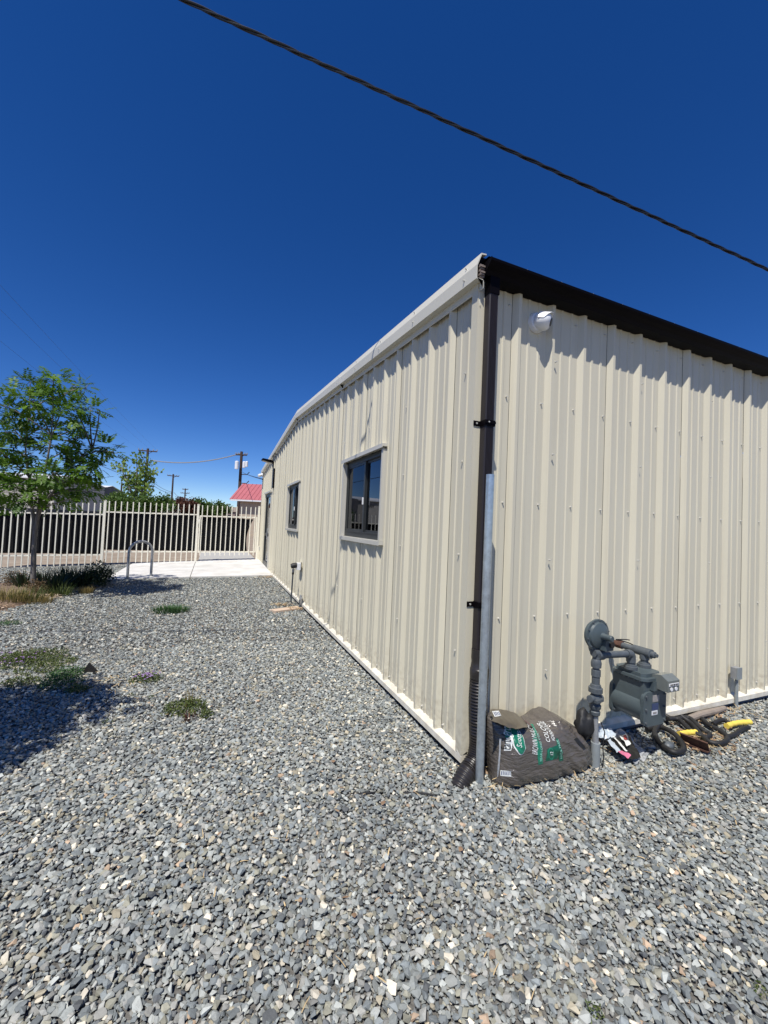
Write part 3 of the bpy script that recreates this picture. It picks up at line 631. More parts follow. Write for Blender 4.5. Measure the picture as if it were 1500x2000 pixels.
b = MB(); b.tube([(ox - .006, -.135, .704), (ox - .006, -.132, .704), (ox - .008, -.09, .704), (ox - .008, -.088, .704), (ox - .01, -.062, .704), (ox - .01, -.06, .704), (ox - .012, .0, .705)], [.025, .028, .028, .024, .022, .017, .017], 12); b.build('rusty_nipple', 'rust', t, smooth=True, angle=30)
b = MB(); b.tube(curve([(ox - .02, -.09, .735), (ox, -.12, .742), (ox + .05, -.12, .738), (ox + .10, -.11, .728)], 4), .004, 6); b.tube(curve([(ox - .01, -.1, .735), (ox + .04, -.15, .722), (ox + .07, -.17, .705)], 4), .004, 6); b.build('bond_wire', 'wire_black', t, smooth=True)
# meter body
def rrect(x0, x1, z0, z1, r, n=5):
    out = []
    for cx_, cz_, a0 in ((x1 - r, z1 - r, 0), (x0 + r, z1 - r, 90), (x0 + r, z0 + r, 180), (x1 - r, z0 + r, 270)):
        for k in range(n + 1): a = R(a0 + 90 * k / n); out.append((cx_ + r * math.cos(a), cz_ + r * math.sin(a)))
    return out
mx0, mx1 = 1.082, 1.300
b = MB(); b.prism(rrect(mx0 + .014, mx1 - .014, .30, .575, .03), 'y', -.405, -.185); body = b.build('meter_body', 'meter_grey', t, smooth=True)
b = MB(); b.tube([(1.175, -.188, .378), (1.175, -.402, .378)], .098, 30); b.build('barrel', 'meter_grey', t, smooth=True)
for y0_, y1_ in ((-.418, -.396), (-.196, -.172)):
    b = MB(); b.prism(rrect(mx0 - .002, mx1 + .002, .272, .492, .045), 'y', y0_, y1_); cv = b.build('end_cover', 'meter_grey', t, smooth=True)
    for xx in (mx0 + .018, mx1 - .018):
        for zz in (.30, .385, .468):
            b = MB(); b.cyl((xx, y0_ + .002, zz), (xx, y0_ - .010, zz), .007, 6); b.build('bolt', 'pipe_grey', cv)
b = MB(); b.prism([(mx0 + .03, -.425), (mx1 - .03, -.425), (mx1 + .004, -.40), (mx1 + .004, -.20), (mx1 - .03, -.17), (mx0 + .03, -.17), (mx0 - .004, -.20), (mx0 - .004, -.40)], 'z', .562, .580); lid = b.build('lid', 'meter_grey', t)
b = MB(); b.prism([(mx0 + .045, -.40), (mx1 - .045, -.40), (mx1 - .02, -.38), (mx1 - .02, -.21), (mx1 - .04, -.19), (mx0 + .04, -.19), (mx0 + .02, -.21), (mx0 + .02, -.38)], 'z', .5805, .603); b.build('lid_top', 'meter_grey', lid)
for k in range(6):
    b = MB(); yy = -.385 + .036 * k; b.cyl((mx0 + .003, yy, .552), (mx0 + .003, yy, .583), .0045, 6); b.build('bolt', 'pipe_grey', lid)
# register box with clear window
b = MB(); b.prism([(-.40, .52), (-.455, .515), (-.50, .515), (-.50, .585), (-.455, .612), (-.40, .60)], 'x', 1.185, 1.30); ib = b.build('index_box', 'clear_grey', t)
b = MB(); b.box(1.195, 1.29, -.5035, -.5005, .553, .570); b.build('counter', 'sticker_white', ib)
for k in range(5): b = MB(); b.box(1.204 + k * .017, 1.214 + k * .017, -.5055, -.504, .557, .567); b.build('digit_wheel', 'ink_black', ib)
for k in range(2): b = MB(); b.cyl((1.22 + k * .045, -.5005, .533), (1.22 + k * .045, -.5035, .533), .012, 16); b.build('dial', 'sticker_white', ib, smooth=True)
b = MB(); b.box(1.155, 1.205, -.43, -.40, .50, .56); b.build('index_mount', 'meter_grey', t)
for nm, m_, x0_, x1_, z0_, z1_ in (('sticker', 'sticker_grey', 1.165, 1.228, .425, .468), ('sticker', 'sticker_blue', 1.160, 1.222, .372, .415), ('sticker', 'sticker_white', 1.158, 1.214, .342, .370)):
    b = MB(); b.box(x0_, x1_, -.4205, -.4185, z0_, z1_); st = b.build(nm, m_, t)
b = MB(); b.box(1.168, 1.204, -.4218, -.4207, .349, .362); b.build('print', 'sticker_grey', st)
# things by the meter
def crumple(name, c, rad, m, parent=None, amp=.25, seed=0, subdiv=3, freq=14, flat_bottom=None):
    bm = bmesh.new(); bmesh.ops.create_icosphere(bm, subdivisions=subdiv, radius=1)
    b = MB()
    for v_ in bm.verts:
        q = v_.co.copy(); s_ = 1 + amp * noise.noise((q * 1.6 + Vector((seed, 0, 0)))) + amp * .5 * abs(noise.noise(q * freq * .3 + Vector((0, seed, 3)))) - amp * .25 * abs(noise.noise(q * freq * .7 + Vector((5, seed, 0))))
        w = Vector((q.x * rad[0], q.y * rad[1], q.z * rad[2])) * s_ + Vector(c)
        if flat_bottom is not None: w.z = max(w.z, flat_bottom)
        b.v.append(tuple(w))
    b.f = [[v_.index for v_ in f_.verts] for f_ in bm.faces]; b.m = [0] * len(b.f); bm.free()
    return b.build(name, m, parent, smooth=True, angle=50)
tag(crumple('wrapped_plastic', (gx - .055, gy + .03, .275), (.062, .05, .085), 'black_rubber', amp=.45, seed=4), 'crumpled black plastic wrapped beside the gas riser pipe', 'plastic')
# conduit stub with box on the right wall
t = thing('outlet_box', (2.845, -.03, .06), 'small grey conduit box with a pipe low on the right wall', 'box')
b = MB(); b.box(2.80, 2.872, -.080, -.034, .275, .372); b.build('box_body', 'galv_dull', t); b = MB(); b.box(2.798, 2.874, -.086, -.0805, .272, .375); b.build('cover', 'pvc_grey', t)
b = MB(); b.cyl((2.845, -.06, -.02), (2.842, -.06, .2745), .0135, 12); b.build('conduit', 'pvc_grey', t, smooth=True)
# spigot cover, conduits and board at the long wall
bx = onx(586, 1106, -.04)
t = thing('hose_bib', (bx.x, bx.y, bx.z), 'white hose bib with black cap on the long wall, low', 'tap')
b = MB(); b.box(-.10, -.035, bx.y - .07, bx.y + .06, bx.z - .06, bx.z + .06); b.build('cover', 'white_plastic', t)
b = MB(); b.tube([(-.10, bx.y, bx.z + .02), (-.16, bx.y, bx.z + .01), (-.2, bx.y + .01, bx.z)], [.045, .05, .04], 12); b.build('cap', 'black_rubber', t, smooth=True)
b = MB(); b.tube([(-.15, bx.y + .03, bx.z - .05), (-.15, bx.y + .04, bx.z - .11)], .022, 10); b.build('spout', 'galv_dull', t, smooth=True)
b = MB(); b.box(-.042, -.034, bx.y - .10, bx.y - .075, bx.z - .09, bx.z + .08); b.build('gasket', 'black_rubber', t)
e0 = Vector((-.15, bx.y + .05, bx.z - .10)); e1 = onz(568, 1178, 0)
t = thing('leaning_pipe', e1, 'thin grey pipe leaning from the gravel up to the hose bib', 'pipe'); b = MB(); b.cyl(e1 - Vector((0, 0, .05)), e0, .014, 10); b.build('pipe', 'pipe_grey', t, smooth=True); b = MB(); b.cyl(e0 - (e0 - e1).normalized() * .05, e0, .02, 10); b.build('coupling', 'black_rubber', t, smooth=True)
g0 = onz(587, 1190, 0); t = thing('pipe_stub', g0, 'short grey pipe stub with clamp beside the board at the long wall', 'pipe')
for dx in (-.018, .02): b = MB(); b.cyl((g0.x + dx, g0.y, -.03), (g0.x + dx, g0.y, .17), .016, 10); b.build('pipe', 'pipe_grey', t, smooth=True)
b = MB(); b.tube([(g0.x, g0.y, .16), (g0.x, g0.y, .19), (g0.x - .01, g0.y, .21), (g0.x, g0.y, .24)], [.022, .03, .02, .026], 10); b.build('clamp', 'galv_dull', t, smooth=True)
bc = onz(560, 1189, .03); b = MB(); d1 = Vector((.92, .40, 0)).normalized(); d2 = Vector((-.40, .92, 0)).normalized(); b.obox((bc.x, bc.y, .018), d1 * .26, d2 * .085, Vector((0, 0, .018)))
tag(b.build('wooden_board', 'wood_board'), 'pale pinkish wooden board lying on the gravel at the long wall', 'board')

# ------------------------------------------------------------------ bag of mulch
bag = thing('mulch_bag', (.40, -.2, 0), 'full brown plastic mulch bag with green and white print against the wall', 'bag')
TOP = []
for px, py, yy in ((957, 1400, -.16), (972, 1396, -.15), (990, 1396, -.15), (1009, 1399, -.15), (1028.5, 1406, -.15), (1047.7, 1401, -.15), (1060, 1390, -.15), (1068, 1387.5, -.15), (1086, 1392, -.15), (1111, 1409, -.16), (1125, 1434, -.17), (1143, 1456, -.19), (1153, 1482, -.2)):
    q = ony(px, py, yy); TOP.append((q.x, q.z))
TOP.append((TOP[-1][0] + .012, .03)); BX0, BX1 = TOP[0][0], TOP[-1][0]
def topz(x):
    for (a, za), (q, zq) in zip(TOP, TOP[1:]):
        if a <= x <= q: return za + (zq - za) * (x - a) / (q - a)
    return TOP[0][1] if x < TOP[0][0] else TOP[-1][1]
NX, NV = 130, 120; bv = []
for i in range(NX + 1):
    u = i / NX; x = BX0 + (BX1 - BX0) * u; H = topz(x) * .99; T = .145 * min(1, (u / .10) ** .55 if u < .10 else 1) * min(1, ((1 - u) / .25) ** .6 if u > .75 else 1) + .006
    for k in range(NV):
        a = 2 * math.pi * k / NV; ca, sa = math.cos(a), math.sin(a); e = .72
        yy = math.copysign(abs(ca) ** e, ca) * T; zz = H / 2 + math.copysign(abs(sa) ** e, sa) * H / 2
        lean = (zz / .4) * .075; q = Vector((x, yy, zz))
        # settled filling plus long film creases running along the bag
        w = .010 * noise.noise(q * 6) + (.006 if x < .45 else .011) * noise.noise(Vector((x * 8, zz * 42 + x * 24, yy * 8))) + .003 * noise.noise(Vector((x * 13, zz * 95 + x * 62, 3))) + .030 * abs(noise.noise(Vector((x * 26 - zz * 9, zz * 6, 5)))) * max(0, 1 - abs(x - .54) / .10) * max(0, (zz - .2) / .2)
        w += .008 * noise.noise(Vector((x * 22 + zz * 9, zz * 5, 8))) * (1 if x > .5 else .4)
        yy2 = -.205 + yy + lean - (w if ca < 0 else -w) * (abs(ca) ** .5)
        bv.append((x + .010 * noise.noise((x * 4, zz * 12, 1)) * (1 if u < .1 else .3), yy2, max(.0, zz + w * .6 * sa) - .008))
bf = [(i * NV + k, i * NV + (k + 1) % NV, (i + 1) * NV + (k + 1) % NV, (i + 1) * NV + k) for i in range(NX) for k in range(NV)]
bf += [tuple(range(NV)), tuple(reversed(range(NX * NV, NX * NV + NV)))]
b = MB(); b.add(bv, bf); bag_body = b.build('bag_body', 'bag_film', bag, smooth=True, angle=70)
bvh = BVHTree.FromPolygons([Vector(q) for q in bv], [f_ for f_ in bf if len(f_) == 4])
def bag_uv(px, py):                # where a print mark of the photograph sits on the bag: (x, z)
    d = ray(px, py).normalized(); h = bvh.ray_cast(CAM, d)
    return Vector((h[0].x, h[0].dot(BV_))) if h[0] is not None else None
BV_ = Vector((0, .36, .933)); BN_ = Vector((0, -.933, .36))
def drape(name, vs2, fs, m, off=.0022, cuts=2):
    bm = bmesh.new(); vv = [bm.verts.new((q[0], 0, q[1])) for q in vs2]
    for f_ in fs:
        try: bm.faces.new([vv[i] for i in f_])
        except ValueError: pass
    bmesh.ops.triangulate(bm, faces=bm.faces)
    for it in range(cuts):
        L = [e for e in bm.edges if e.calc_length() > .009]
        if L: bmesh.ops.subdivide_edges(bm, edges=L, cuts=1, use_grid_fill=False); bmesh.ops.triangulate(bm, faces=bm.faces)
    bm.verts.index_update(); b = MB(); ok = {}
    for q in bm.verts:
        h = bvh.ray_cast(Vector((q.co.x, 0, 0)) + BV_ * q.co.z + BN_ * 1.5, -BN_)
        if h[0] is not None: ok[q.index] = len(b.v); b.v.append(tuple(h[0] + BN_ * off))
    for f_ in bm.faces:
        if all(q.index in ok for q in f_.verts): b.f.append([ok[q.index] for q in f_.verts]); b.m.append(0)
    bm.free()
    return b.build(name, m, bag_body, recalc=False)
def bag_text(s_, pa, pb_, hpx, m, name='print', off=.005):   # text along the line from pixel pa to pixel pb, letters to its left
    a, q = bag_uv(*pa), bag_uv(*pb_)
    if a is None or q is None: return
    v, f = text_mesh(s_, 1.0); w = max(z[0] for z in v); hh = max(z[1] for z in v)
    d = q - a; nrm = Vector((-d.y, d.x)).normalized(); sc_ = d / w
    hm = hpx * 2.75 / FPX
    drape(name, [a + sc_ * z[0] + nrm * (z[1] / hh * hm) for z in v], f, m, off)
def ellipse(c, rx, rz, n=32, rot=0): return [(c[0] + rx * math.cos(2 * math.pi * k / n) * math.cos(rot) - rz * math.sin(2 * math.pi * k / n) * math.sin(rot), c[1] + rx * math.cos(2 * math.pi * k / n) * math.sin(rot) + rz * math.sin(2 * math.pi * k / n) * math.cos(rot)) for k in range(n)]
def bag_poly(pxs, m, name='print', off=.0022):
    q = [bag_uv(*p_) for p_ in pxs]
    if all(z is not None for z in q): drape(name, [tuple(z) for z in q], [list(range(len(q)))], m, off, cuts=4)
oc = bag_uv(1012, 1445)
drape('logo_rim', ellipse(oc, .042, .078), [list(range(32))], 'ink_white', .0018, 4); drape('logo_oval', ellipse(oc, .037, .072), [list(range(32))], 'bag_green', .0045, 4)
bag_text('Scotts', (1017.5, 1461), (1015, 1429), 10, 'ink_white', 'logo_lettering', .006)
bag_poly([(984, 1466), (998, 1466), (996, 1419), (984, 1419)], 'ink_white', 'name_plate', .0016)
bag_poly([(985, 1440), (996.5, 1440), (996, 1420), (985, 1420)], 'bag_green', 'name_plate', .0045)
bag_text('Earth', (996, 1464.5), (996, 1441), 10, 'ink_black', 'name_lettering', .006); bag_text('gro', (995.5, 1439), (995.5, 1421), 9, 'ink_white', 'name_lettering', .006)
bag_text('BROWN MULCH', (1048, 1475), (1033, 1415), 11.5, 'ink_white', 'title_lettering')
bag_poly([(1051, 1494), (1059.5, 1492), (1048, 1440), (1040, 1414), (1033.5, 1414), (1041, 1442)], 'bag_green', 'stripe')
bag_text('YEAR-LONG COLOR', (1057, 1488), (1041, 1420), 4.2, 'ink_mint', 'stripe_lettering', .006)
bag_text('COLOR', (1074, 1450), (1053, 1412), 7.5, 'ink_white', 'colour_lettering'); bag_text('ADVANTAGE', (1083, 1447), (1060, 1409), 5.5, 'ink_white', 'colour_lettering')
bc = bag_uv(1076, 1472); q = [bag_uv(*z) for z in ((1065, 1487), (1068, 1463), (1088, 1455), (1089, 1481))]
drape('badge', [tuple(z) for z in q], [[0, 1, 2, 3]], 'bag_green_dark', .0022, 4)
drape('badge_ring', ellipse(bc, .022, .032, 24), [list(range(24))], 'bag_green', .003, 3); drape('badge_centre', ellipse(bc, .017, .026, 24), [list(range(24))], 'bag_green_dark', .0038, 3)
bag_text('12', (1079, 1476), (1079, 1468), 6.5, 'ink_white', 'badge_lettering', .006)
bag_poly([(1092, 1487), (1100, 1485), (1095, 1462), (1089, 1442), (1085, 1442), (1089, 1463)], 'bag_green_dark', 'stripe')
bag_text('FADE FREE', (1097, 1481), (1089, 1444), 4, 'ink_mint', 'stripe_lettering', .006)
bag_poly([(977, 1504), (998, 1506), (998, 1517), (977, 1515)], 'ink_white', 'label')
for k in range(5): bag_poly([(978.5 + k * 4, 1506), (980.5 + k * 4, 1506.2), (980.5 + k * 4, 1514), (978.5 + k * 4, 1513.8)], 'sticker_blue', 'barcode', .0034)
bag_poly([(1121, 1444), (1127, 1440), (1144, 1462), (1140, 1465), (1130, 1455)], 'ink_black', 'tear', .002)
# folded flap of film over the top left
fl = [(ony(a_, c_, -.15).x, ony(a_, c_, -.15).z) for a_, c_ in ((955, 1385), (975, 1384), (992, 1387), (1009, 1394), (1027, 1410))]; lo = [(ony(a_, c_, -.29).x, ony(a_, c_, -.29).z) for a_, c_ in ((957, 1406), (972, 1412), (988, 1418), (1006, 1424), (1020, 1420))]
b = MB(); n = 24; vv = []
for i in range(n + 1):
    u = i / n * 4; k = min(3, int(u)); t_ = u - k
    A = Vector(fl[k]).lerp(Vector(fl[k + 1]), t_); B = Vector(lo[k]).lerp(Vector(lo[k + 1]), t_)
    for j in range(9):
        w = j / 8; p2 = A.lerp(B, w); bul = math.sin(math.pi * min(1, w * .9 + .05)) * .03
        vv.append((p2.x, -.15 - .14 * w - bul + .008 * noise.noise((p2.x * 30, p2.y * 25, 2)), p2.y + .006 * noise.noise((p2.x * 25, w * 4, 7))))
ff = [(i * 9 + j, i * 9 + j + 1, (i + 1) * 9 + j + 1, (i + 1) * 9 + j) for i in range(n) for j in range(8)]
fo = b.add(vv, ff).build('top_flap', 'bag_back', bag, smooth=True, angle=80, recalc=False)
def flap_pt(px, py):
    d = ray(px, py); h = fbv.ray_cast(CAM, d.normalized()); return h[0] - d.normalized() * .004 if h[0] is not None else None
fbv = BVHTree.FromPolygons([Vector(q) for q in vv], ff)
for nm, m_, pxs, o_ in [('label', 'ink_white', [(961, 1389), (974, 1388), (979, 1398), (966, 1400)], 0)] + [('barcode', 'sticker_blue', [(963.5 + k * 3, 1390), (965 + k * 3, 1390), (969 + k * 3, 1397.5), (967.5 + k * 3, 1397.7)], .002) for k in range(4)]:
    q = [flap_pt(*z) for z in pxs]
    if all(z is not None for z in q): b = MB(); b.add([z + (CAM - z).normalized() * (.004 + o_) for z in q], [(0, 1, 2, 3)]); b.build(nm, m_, fo)
b = MB(); vv = []
for i in range(13):
    u = i / 12; q0_ = ony(1020 + 40 * u, 1404 - 4 * u + 9 * math.sin(math.pi * u), -.15); x = q0_.x; zt = q0_.z
    for j in range(4): vv.append((x, -.15 - .028 * j, zt - .004 * j + .008 * noise.noise((x * 40, j, 4))))
b.add(vv, [(i * 4 + j, i * 4 + j + 1, (i + 1) * 4 + j + 1, (i + 1) * 4 + j) for i in range(12) for j in range(3)]).build('inner_film', 'bag_purple', bag, smooth=True, angle=80, recalc=False)
b = MB(); sm = [(BX0 + .012, -.245, .28), (BX0 + .008, -.25, .2), (BX0 + .007, -.245, .12), (BX0 + .012, -.235, .05)]; b.tube(sm, [.006, .005, .006, .005], 6); b.build('seam', 'clear_film', bag, smooth=True)

# ------------------------------------------------------------------ litter under the gas meter
def hose(name, pts, r, label, m='black_rubber', cat='hose', group='black hoses under the gas meter'):
    b = MB(); b.tube(curve(pts, 10), r, 12); o = b.build(name, m, smooth=True); return tag(o, label, cat, group)
def gp(px, py, z=.022): z += .02; q = onz(px, py, z); return (q.x, q.y, z)
hose('hose', [gp(1263, 1424), gp(1290, 1420, .03), gp(1318, 1434, .04), gp(1335, 1457, .03), gp(1331, 1467), gp(1313, 1468), gp(1289, 1452), gp(1279, 1430, .03), gp(1290, 1412, .045)], .018, 'black hose bent in a round loop in front of the rusty plate')
hose('hose', [gp(1300, 1398, .05), (1.93, -.09, .06), gp(1345, 1402, .05), gp(1370, 1424, .03), gp(1386, 1434), gp(1378, 1440), gp(1350, 1427, .03), gp(1325, 1405, .05), gp(1305, 1404, .05)], .0175, 'black hose folded double in a long narrow bend behind the loop')
hose('hose', [gp(1330, 1398, .06), gp(1352, 1415, .03), gp(1378, 1444), gp(1400, 1452), gp(1416, 1449), gp(1420, 1440), gp(1408, 1428, .03), gp(1385, 1416, .03), gp(1372, 1404, .03)], .0175, 'black hose curling in a flat bend nearest the yellow tip')
hose('hose', [gp(1392, 1414), gp(1404, 1408, .03), gp(1415, 1407, .03), gp(1424, 1413)], .0165, 'short arched black hose end beside the long yellow sleeve')
hose('hose', [gp(1418, 1440), gp(1434, 1435), gp(1448, 1425), gp(1462, 1421)], .0165, 'straight black hose end pointing right below the yellow sleeve')
for pts, lb in (([gp(1327, 1434, .03), gp(1342, 1431, .03), gp(1360, 1430, .03)], 'short yellow sleeve lying between the black hoses'), ([gp(1419, 1418, .03), gp(1440, 1412, .03), gp(1466, 1410, .03)], 'long yellow sleeve at the right end of the hoses')):
    b = MB(); b.tube(curve(pts, 8), [.018 + .003 * (k % 3 == 0) for k in range(17)], 12); tag(b.build('yellow_sleeve', 'yellow', smooth=True, angle=50), lb, 'sleeve', 'yellow hose sleeves')
a0, a1 = Vector(gp(1330, 1443, .03)), Vector(gp(1384, 1464, .03)); d_ = (a1 - a0).normalized(); sd = d_.cross(Vector((0, 0, 1))).normalized()
b = MB(); mid = (a0 + a1) / 2; b.obox(mid + Vector((0, 0, .015)), d_ * (a1 - a0).length / 2, (sd * .5 + Vector((0, 0, .85))).normalized() * .04, (sd * .85 - Vector((0, 0, .5))).normalized() * .005); b.obox(mid - sd * .02 - Vector((0, 0, .02)), d_ * (a1 - a0).length / 2, sd * .03, Vector((0, 0, .004)))
tag(b.build('rusty_plate', 'rust'), 'rusty brown steel angle lying in the gravel by the hoses', 'metal plate')
w0, w1 = Vector(gp(1345, 1404, .03)), Vector(gp(1415, 1383, .03)); b = MB(); b.tube([w0, w0.lerp(w1, .3) + Vector((0, 0, .008)), w0.lerp(w1, .7), w1], [.024, .026, .025, .02], 10)
tag(b.build('wooden_stick', 'wood_grey', smooth=True), 'weathered grey wooden stake lying at the foot of the right wall', 'stake')
# clear plastic packaging with black, white, blue and pink print
pk = thing('plastic_packaging', gp(1215, 1470, 0), 'crumpled clear plastic packet with black, blue and pink print', 'packaging')
def film(name, quad, m, n=14, amp=.02, seed=0, lift=.02):
    A, B, C_, D = [Vector(q) for q in quad]; b = MB(); vv = []
    for i in range(n + 1):
        for j in range(n + 1):
            q = A.lerp(B, i / n).lerp(D.lerp(C_, i / n), j / n); dz = lift + amp * noise.noise(Vector((q.x * 22, q.y * 22, seed))) + amp * .5 * noise.noise(Vector((q.x * 60, q.y * 60, seed + 5)))
            vv.append((q.x + .01 * noise.noise(Vector((q.x * 30, q.y * 30, seed + 9))), q.y, q.z + dz))
    return b.add(vv, [(i * (n + 1) + j, (i + 1) * (n + 1) + j, (i + 1) * (n + 1) + j + 1, i * (n + 1) + j + 1) for i in range(n) for j in range(n)]).build(name, m, pk, smooth=True, angle=45, recalc=False)
film('clear_film', [gp(1165, 1432, .04), gp(1215, 1428, .05), gp(1268, 1480, .02), gp(1240, 1495, .0)], 'clear_film', amp=.03, seed=1, lift=.012)
film('clear_film', [gp(1168, 1428, .05), gp(1205, 1438, .05), gp(1200, 1448, .05), gp(1165, 1450, .03)], 'pack_blue', amp=.03, seed=2, lift=.03)
film('printed_card', [gp(1183, 1455, .03), gp(1228, 1444, .03), gp(1252, 1487, .02), gp(1226, 1495, .0)], 'ink_black', amp=.015, seed=3, lift=.03)
film('white_label', [gp(1210, 1450, .03), gp(1223, 1446, .03), gp(1232, 1466, .03), gp(1224, 1471, .03)], 'ink_white', n=6, amp=.008, seed=3, lift=.046)
film('red_patch', [gp(1216, 1452, .03), gp(1221, 1450, .03), gp(1225, 1459, .03), gp(1220, 1461, .03)], 'sign_red', n=4, amp=.005, seed=3, lift=.053)
film('white_stripe', [gp(1196, 1451, .03), gp(1199, 1450, .03), gp(1226, 1481, .02), gp(1222, 1482, .02)], 'ink_white', n=8, amp=.006, seed=3, lift=.047)
film('blue_band', [gp(1186, 1460, .03), gp(1192, 1457, .03), gp(1212, 1480, .02), gp(1204, 1486, .01)], 'pack_blue', n=8, amp=.008, seed=6, lift=.048)
film('pink_band', [gp(1207, 1484, .02), gp(1214, 1479, .02), gp(1232, 1490, .01), gp(1226, 1497, .0)], 'pack_pink', n=8, amp=.012, seed=7, lift=.05)
# straw and dead leaves: loose litter
def litter(name, spots, n, m, lmin, lmax, w, label, flat=False, h=.025):
    b = MB()
    for i in range(n):
        cx_, cy_, rad = random.choice(spots); a = random.uniform(0, 6.283); rr_ = rad * math.sqrt(random.random()); x = cx_ + rr_ * math.cos(a); y = cy_ + rr_ * math.sin(a) * .6
        if x > -.05 and y > -.06: y = -.06 - random.random() * .05
        L = random.uniform(lmin, lmax); th = random.uniform(0, 3.14); tl = random.uniform(-.35, .35); d = Vector((math.cos(th), math.sin(th), tl)).normalized(); s_ = d.cross(Vector((random.uniform(-.4, .4), random.uniform(-.4, .4), 1))).normalized() * w * random.uniform(.7, 1.3)
        c_ = Vector((x, y, hgt(x, y) + .02 + random.random() * h)); bend = Vector((0, 0, random.uniform(.0, .3) * L * .3))
        b.add([c_ - d * L / 2 - s_, c_ - d * L / 2 + s_, c_ + bend + s_, c_ + bend - s_, c_ + d * L / 2 + s_ * .5, c_ + d * L / 2 - s_ * .5], [(0, 1, 2, 3), (3, 2, 4, 5)])
    return tag(b.build(name, m, recalc=False), label, 'litter', kind='stuff')
S1 = [(.2, -.38, .2), (.5, -.36, .22), (.75, -.33, .12), (.1, -.26, .1), (.9, -.38, .1)]; S2 = [(2.2, -.1, .35), (1.75, -.3, .22), (2.0, -.28, .3), (2.6, -.12, .3), (1.9, -.38, .2), (1.15, -.12, .25)]
S3 = [(-.12, 4.75, .2), (-.35, 5.1, .2), (-.15, 8.45, .25)]
litter('straw', S1 + S2 + S2 + S2, 300, 'straw', .03, .10, .0015, 'dry straw strewn along the foot of the right wall')
litter('dead_leaves', S2 + [(.85, -.2, .08)], 170, 'dead_leaf', .015, .04, .007, 'dead brown leaves under the gas meter and hoses')
litter('straw', S3 + S3 + [(-2.35, 2.0, .25), (-2.2, 1.85, .2)], 260, 'straw', .03, .09, .003, 'dry straw around the pipe stub and among the weeds')
litter('straw', [(-1.2, .0, 1.2), (-.6, -.6, 1.0), (-1.6, 2.0, 1.3), (.8, -.9, .9), (2.5, -.5, .8)], 150, 'straw', .015, .05, .002, 'scattered bits of dry grass lying across the open gravel', h=.03)
litter('dead_leaves', [(-.7, .0, .5), (-1.0, -.4, .8), (-1.3, 1.5, 1.0), (1.8, -.8, .8)], 40, 'dead_leaf', .015, .03, .008, 'few scattered dead leaves on the open gravel', h=.03)
litter('dead_leaves', S3, 120, 'dead_leaf', .02, .06, .01, 'dead brown leaves at the foot of the long wall')
rk = crumple('stone', gp(1306, 1456, .02), (.05, .035, .03), 'pipe_grey', amp=.25, seed=9, subdiv=2); tag(rk, 'dark grey stone inside the black hose loop', 'stone')
rk = crumple('stone', gp(1297, 1400, .025), (.055, .035, .035), 'wood_grey', amp=.25, seed=12, subdiv=2); tag(rk, 'grey stone at the wall foot behind the hoses', 'stone')
# half buried black cable and a dark shard in the gravel
b = MB(); b.tube(curve([gp(688, 1553, -.03), gp(712, 1549, -.003), gp(733, 1548, -.008), gp(760, 1549, -.03), gp(793, 1548, -.004), gp(825, 1549, .003), gp(850, 1554, -.002), gp(872, 1561, -.03)], 6), .005, 8)
tag(b.build('buried_cable', 'black_rubber', smooth=True), 'black cable half buried in the gravel in front of the corner', 'cable')
b = MB(); q = Vector(gp(176, 1312, 0)); b.add([q + Vector(v_) for v_ in ((-.06, .01, .0), (.065, -.02, .0), (-.015, .0, .085), (-.06, .03, .0), (.065, .0, .0), (-.015, .02, .085))], [(0, 1, 2), (5, 4, 3), (0, 3, 4, 1), (1, 4, 5, 2), (2, 5, 3, 0)])
tag(b.build('slate_shard', 'slate_dark'), 'black triangular shard standing up in the gravel', 'shard')

# ------------------------------------------------------------------ service cable overhead, twisted from three strands
W = [Vector((-1.932, 1.113, 5.319)), Vector((3.93, .243, 4.493))]; dv = W[1] - W[0]
A_ = W[0] - dv * 1.2; B_ = W[1] + dv * .55; ln = (B_ - A_).length; t = thing('service_cable', (A_ + B_) / 2, 'thick twisted black service cable crossing the sky above the roof', 'cable')
u1 = dv.normalized().cross(Vector((0, 0, 1))).normalized(); u2 = u1.cross(dv.normalized())
for s_ in range(3):
    b = MB(); n = int(ln / .035); pts = []
    for i in range(n + 1):
        w = i / n; base = A_.lerp(B_, w); a = 2 * math.pi * (w * ln / .62 + s_ / 3); pts.append(base + (u1 * math.cos(a) + u2 * math.sin(a)) * .0088)
    b.tube(pts, .0082 if s_ else .0062, 7); b.build('strand', 'wire_black' if s_ else 'wire_bare', t, smooth=True)

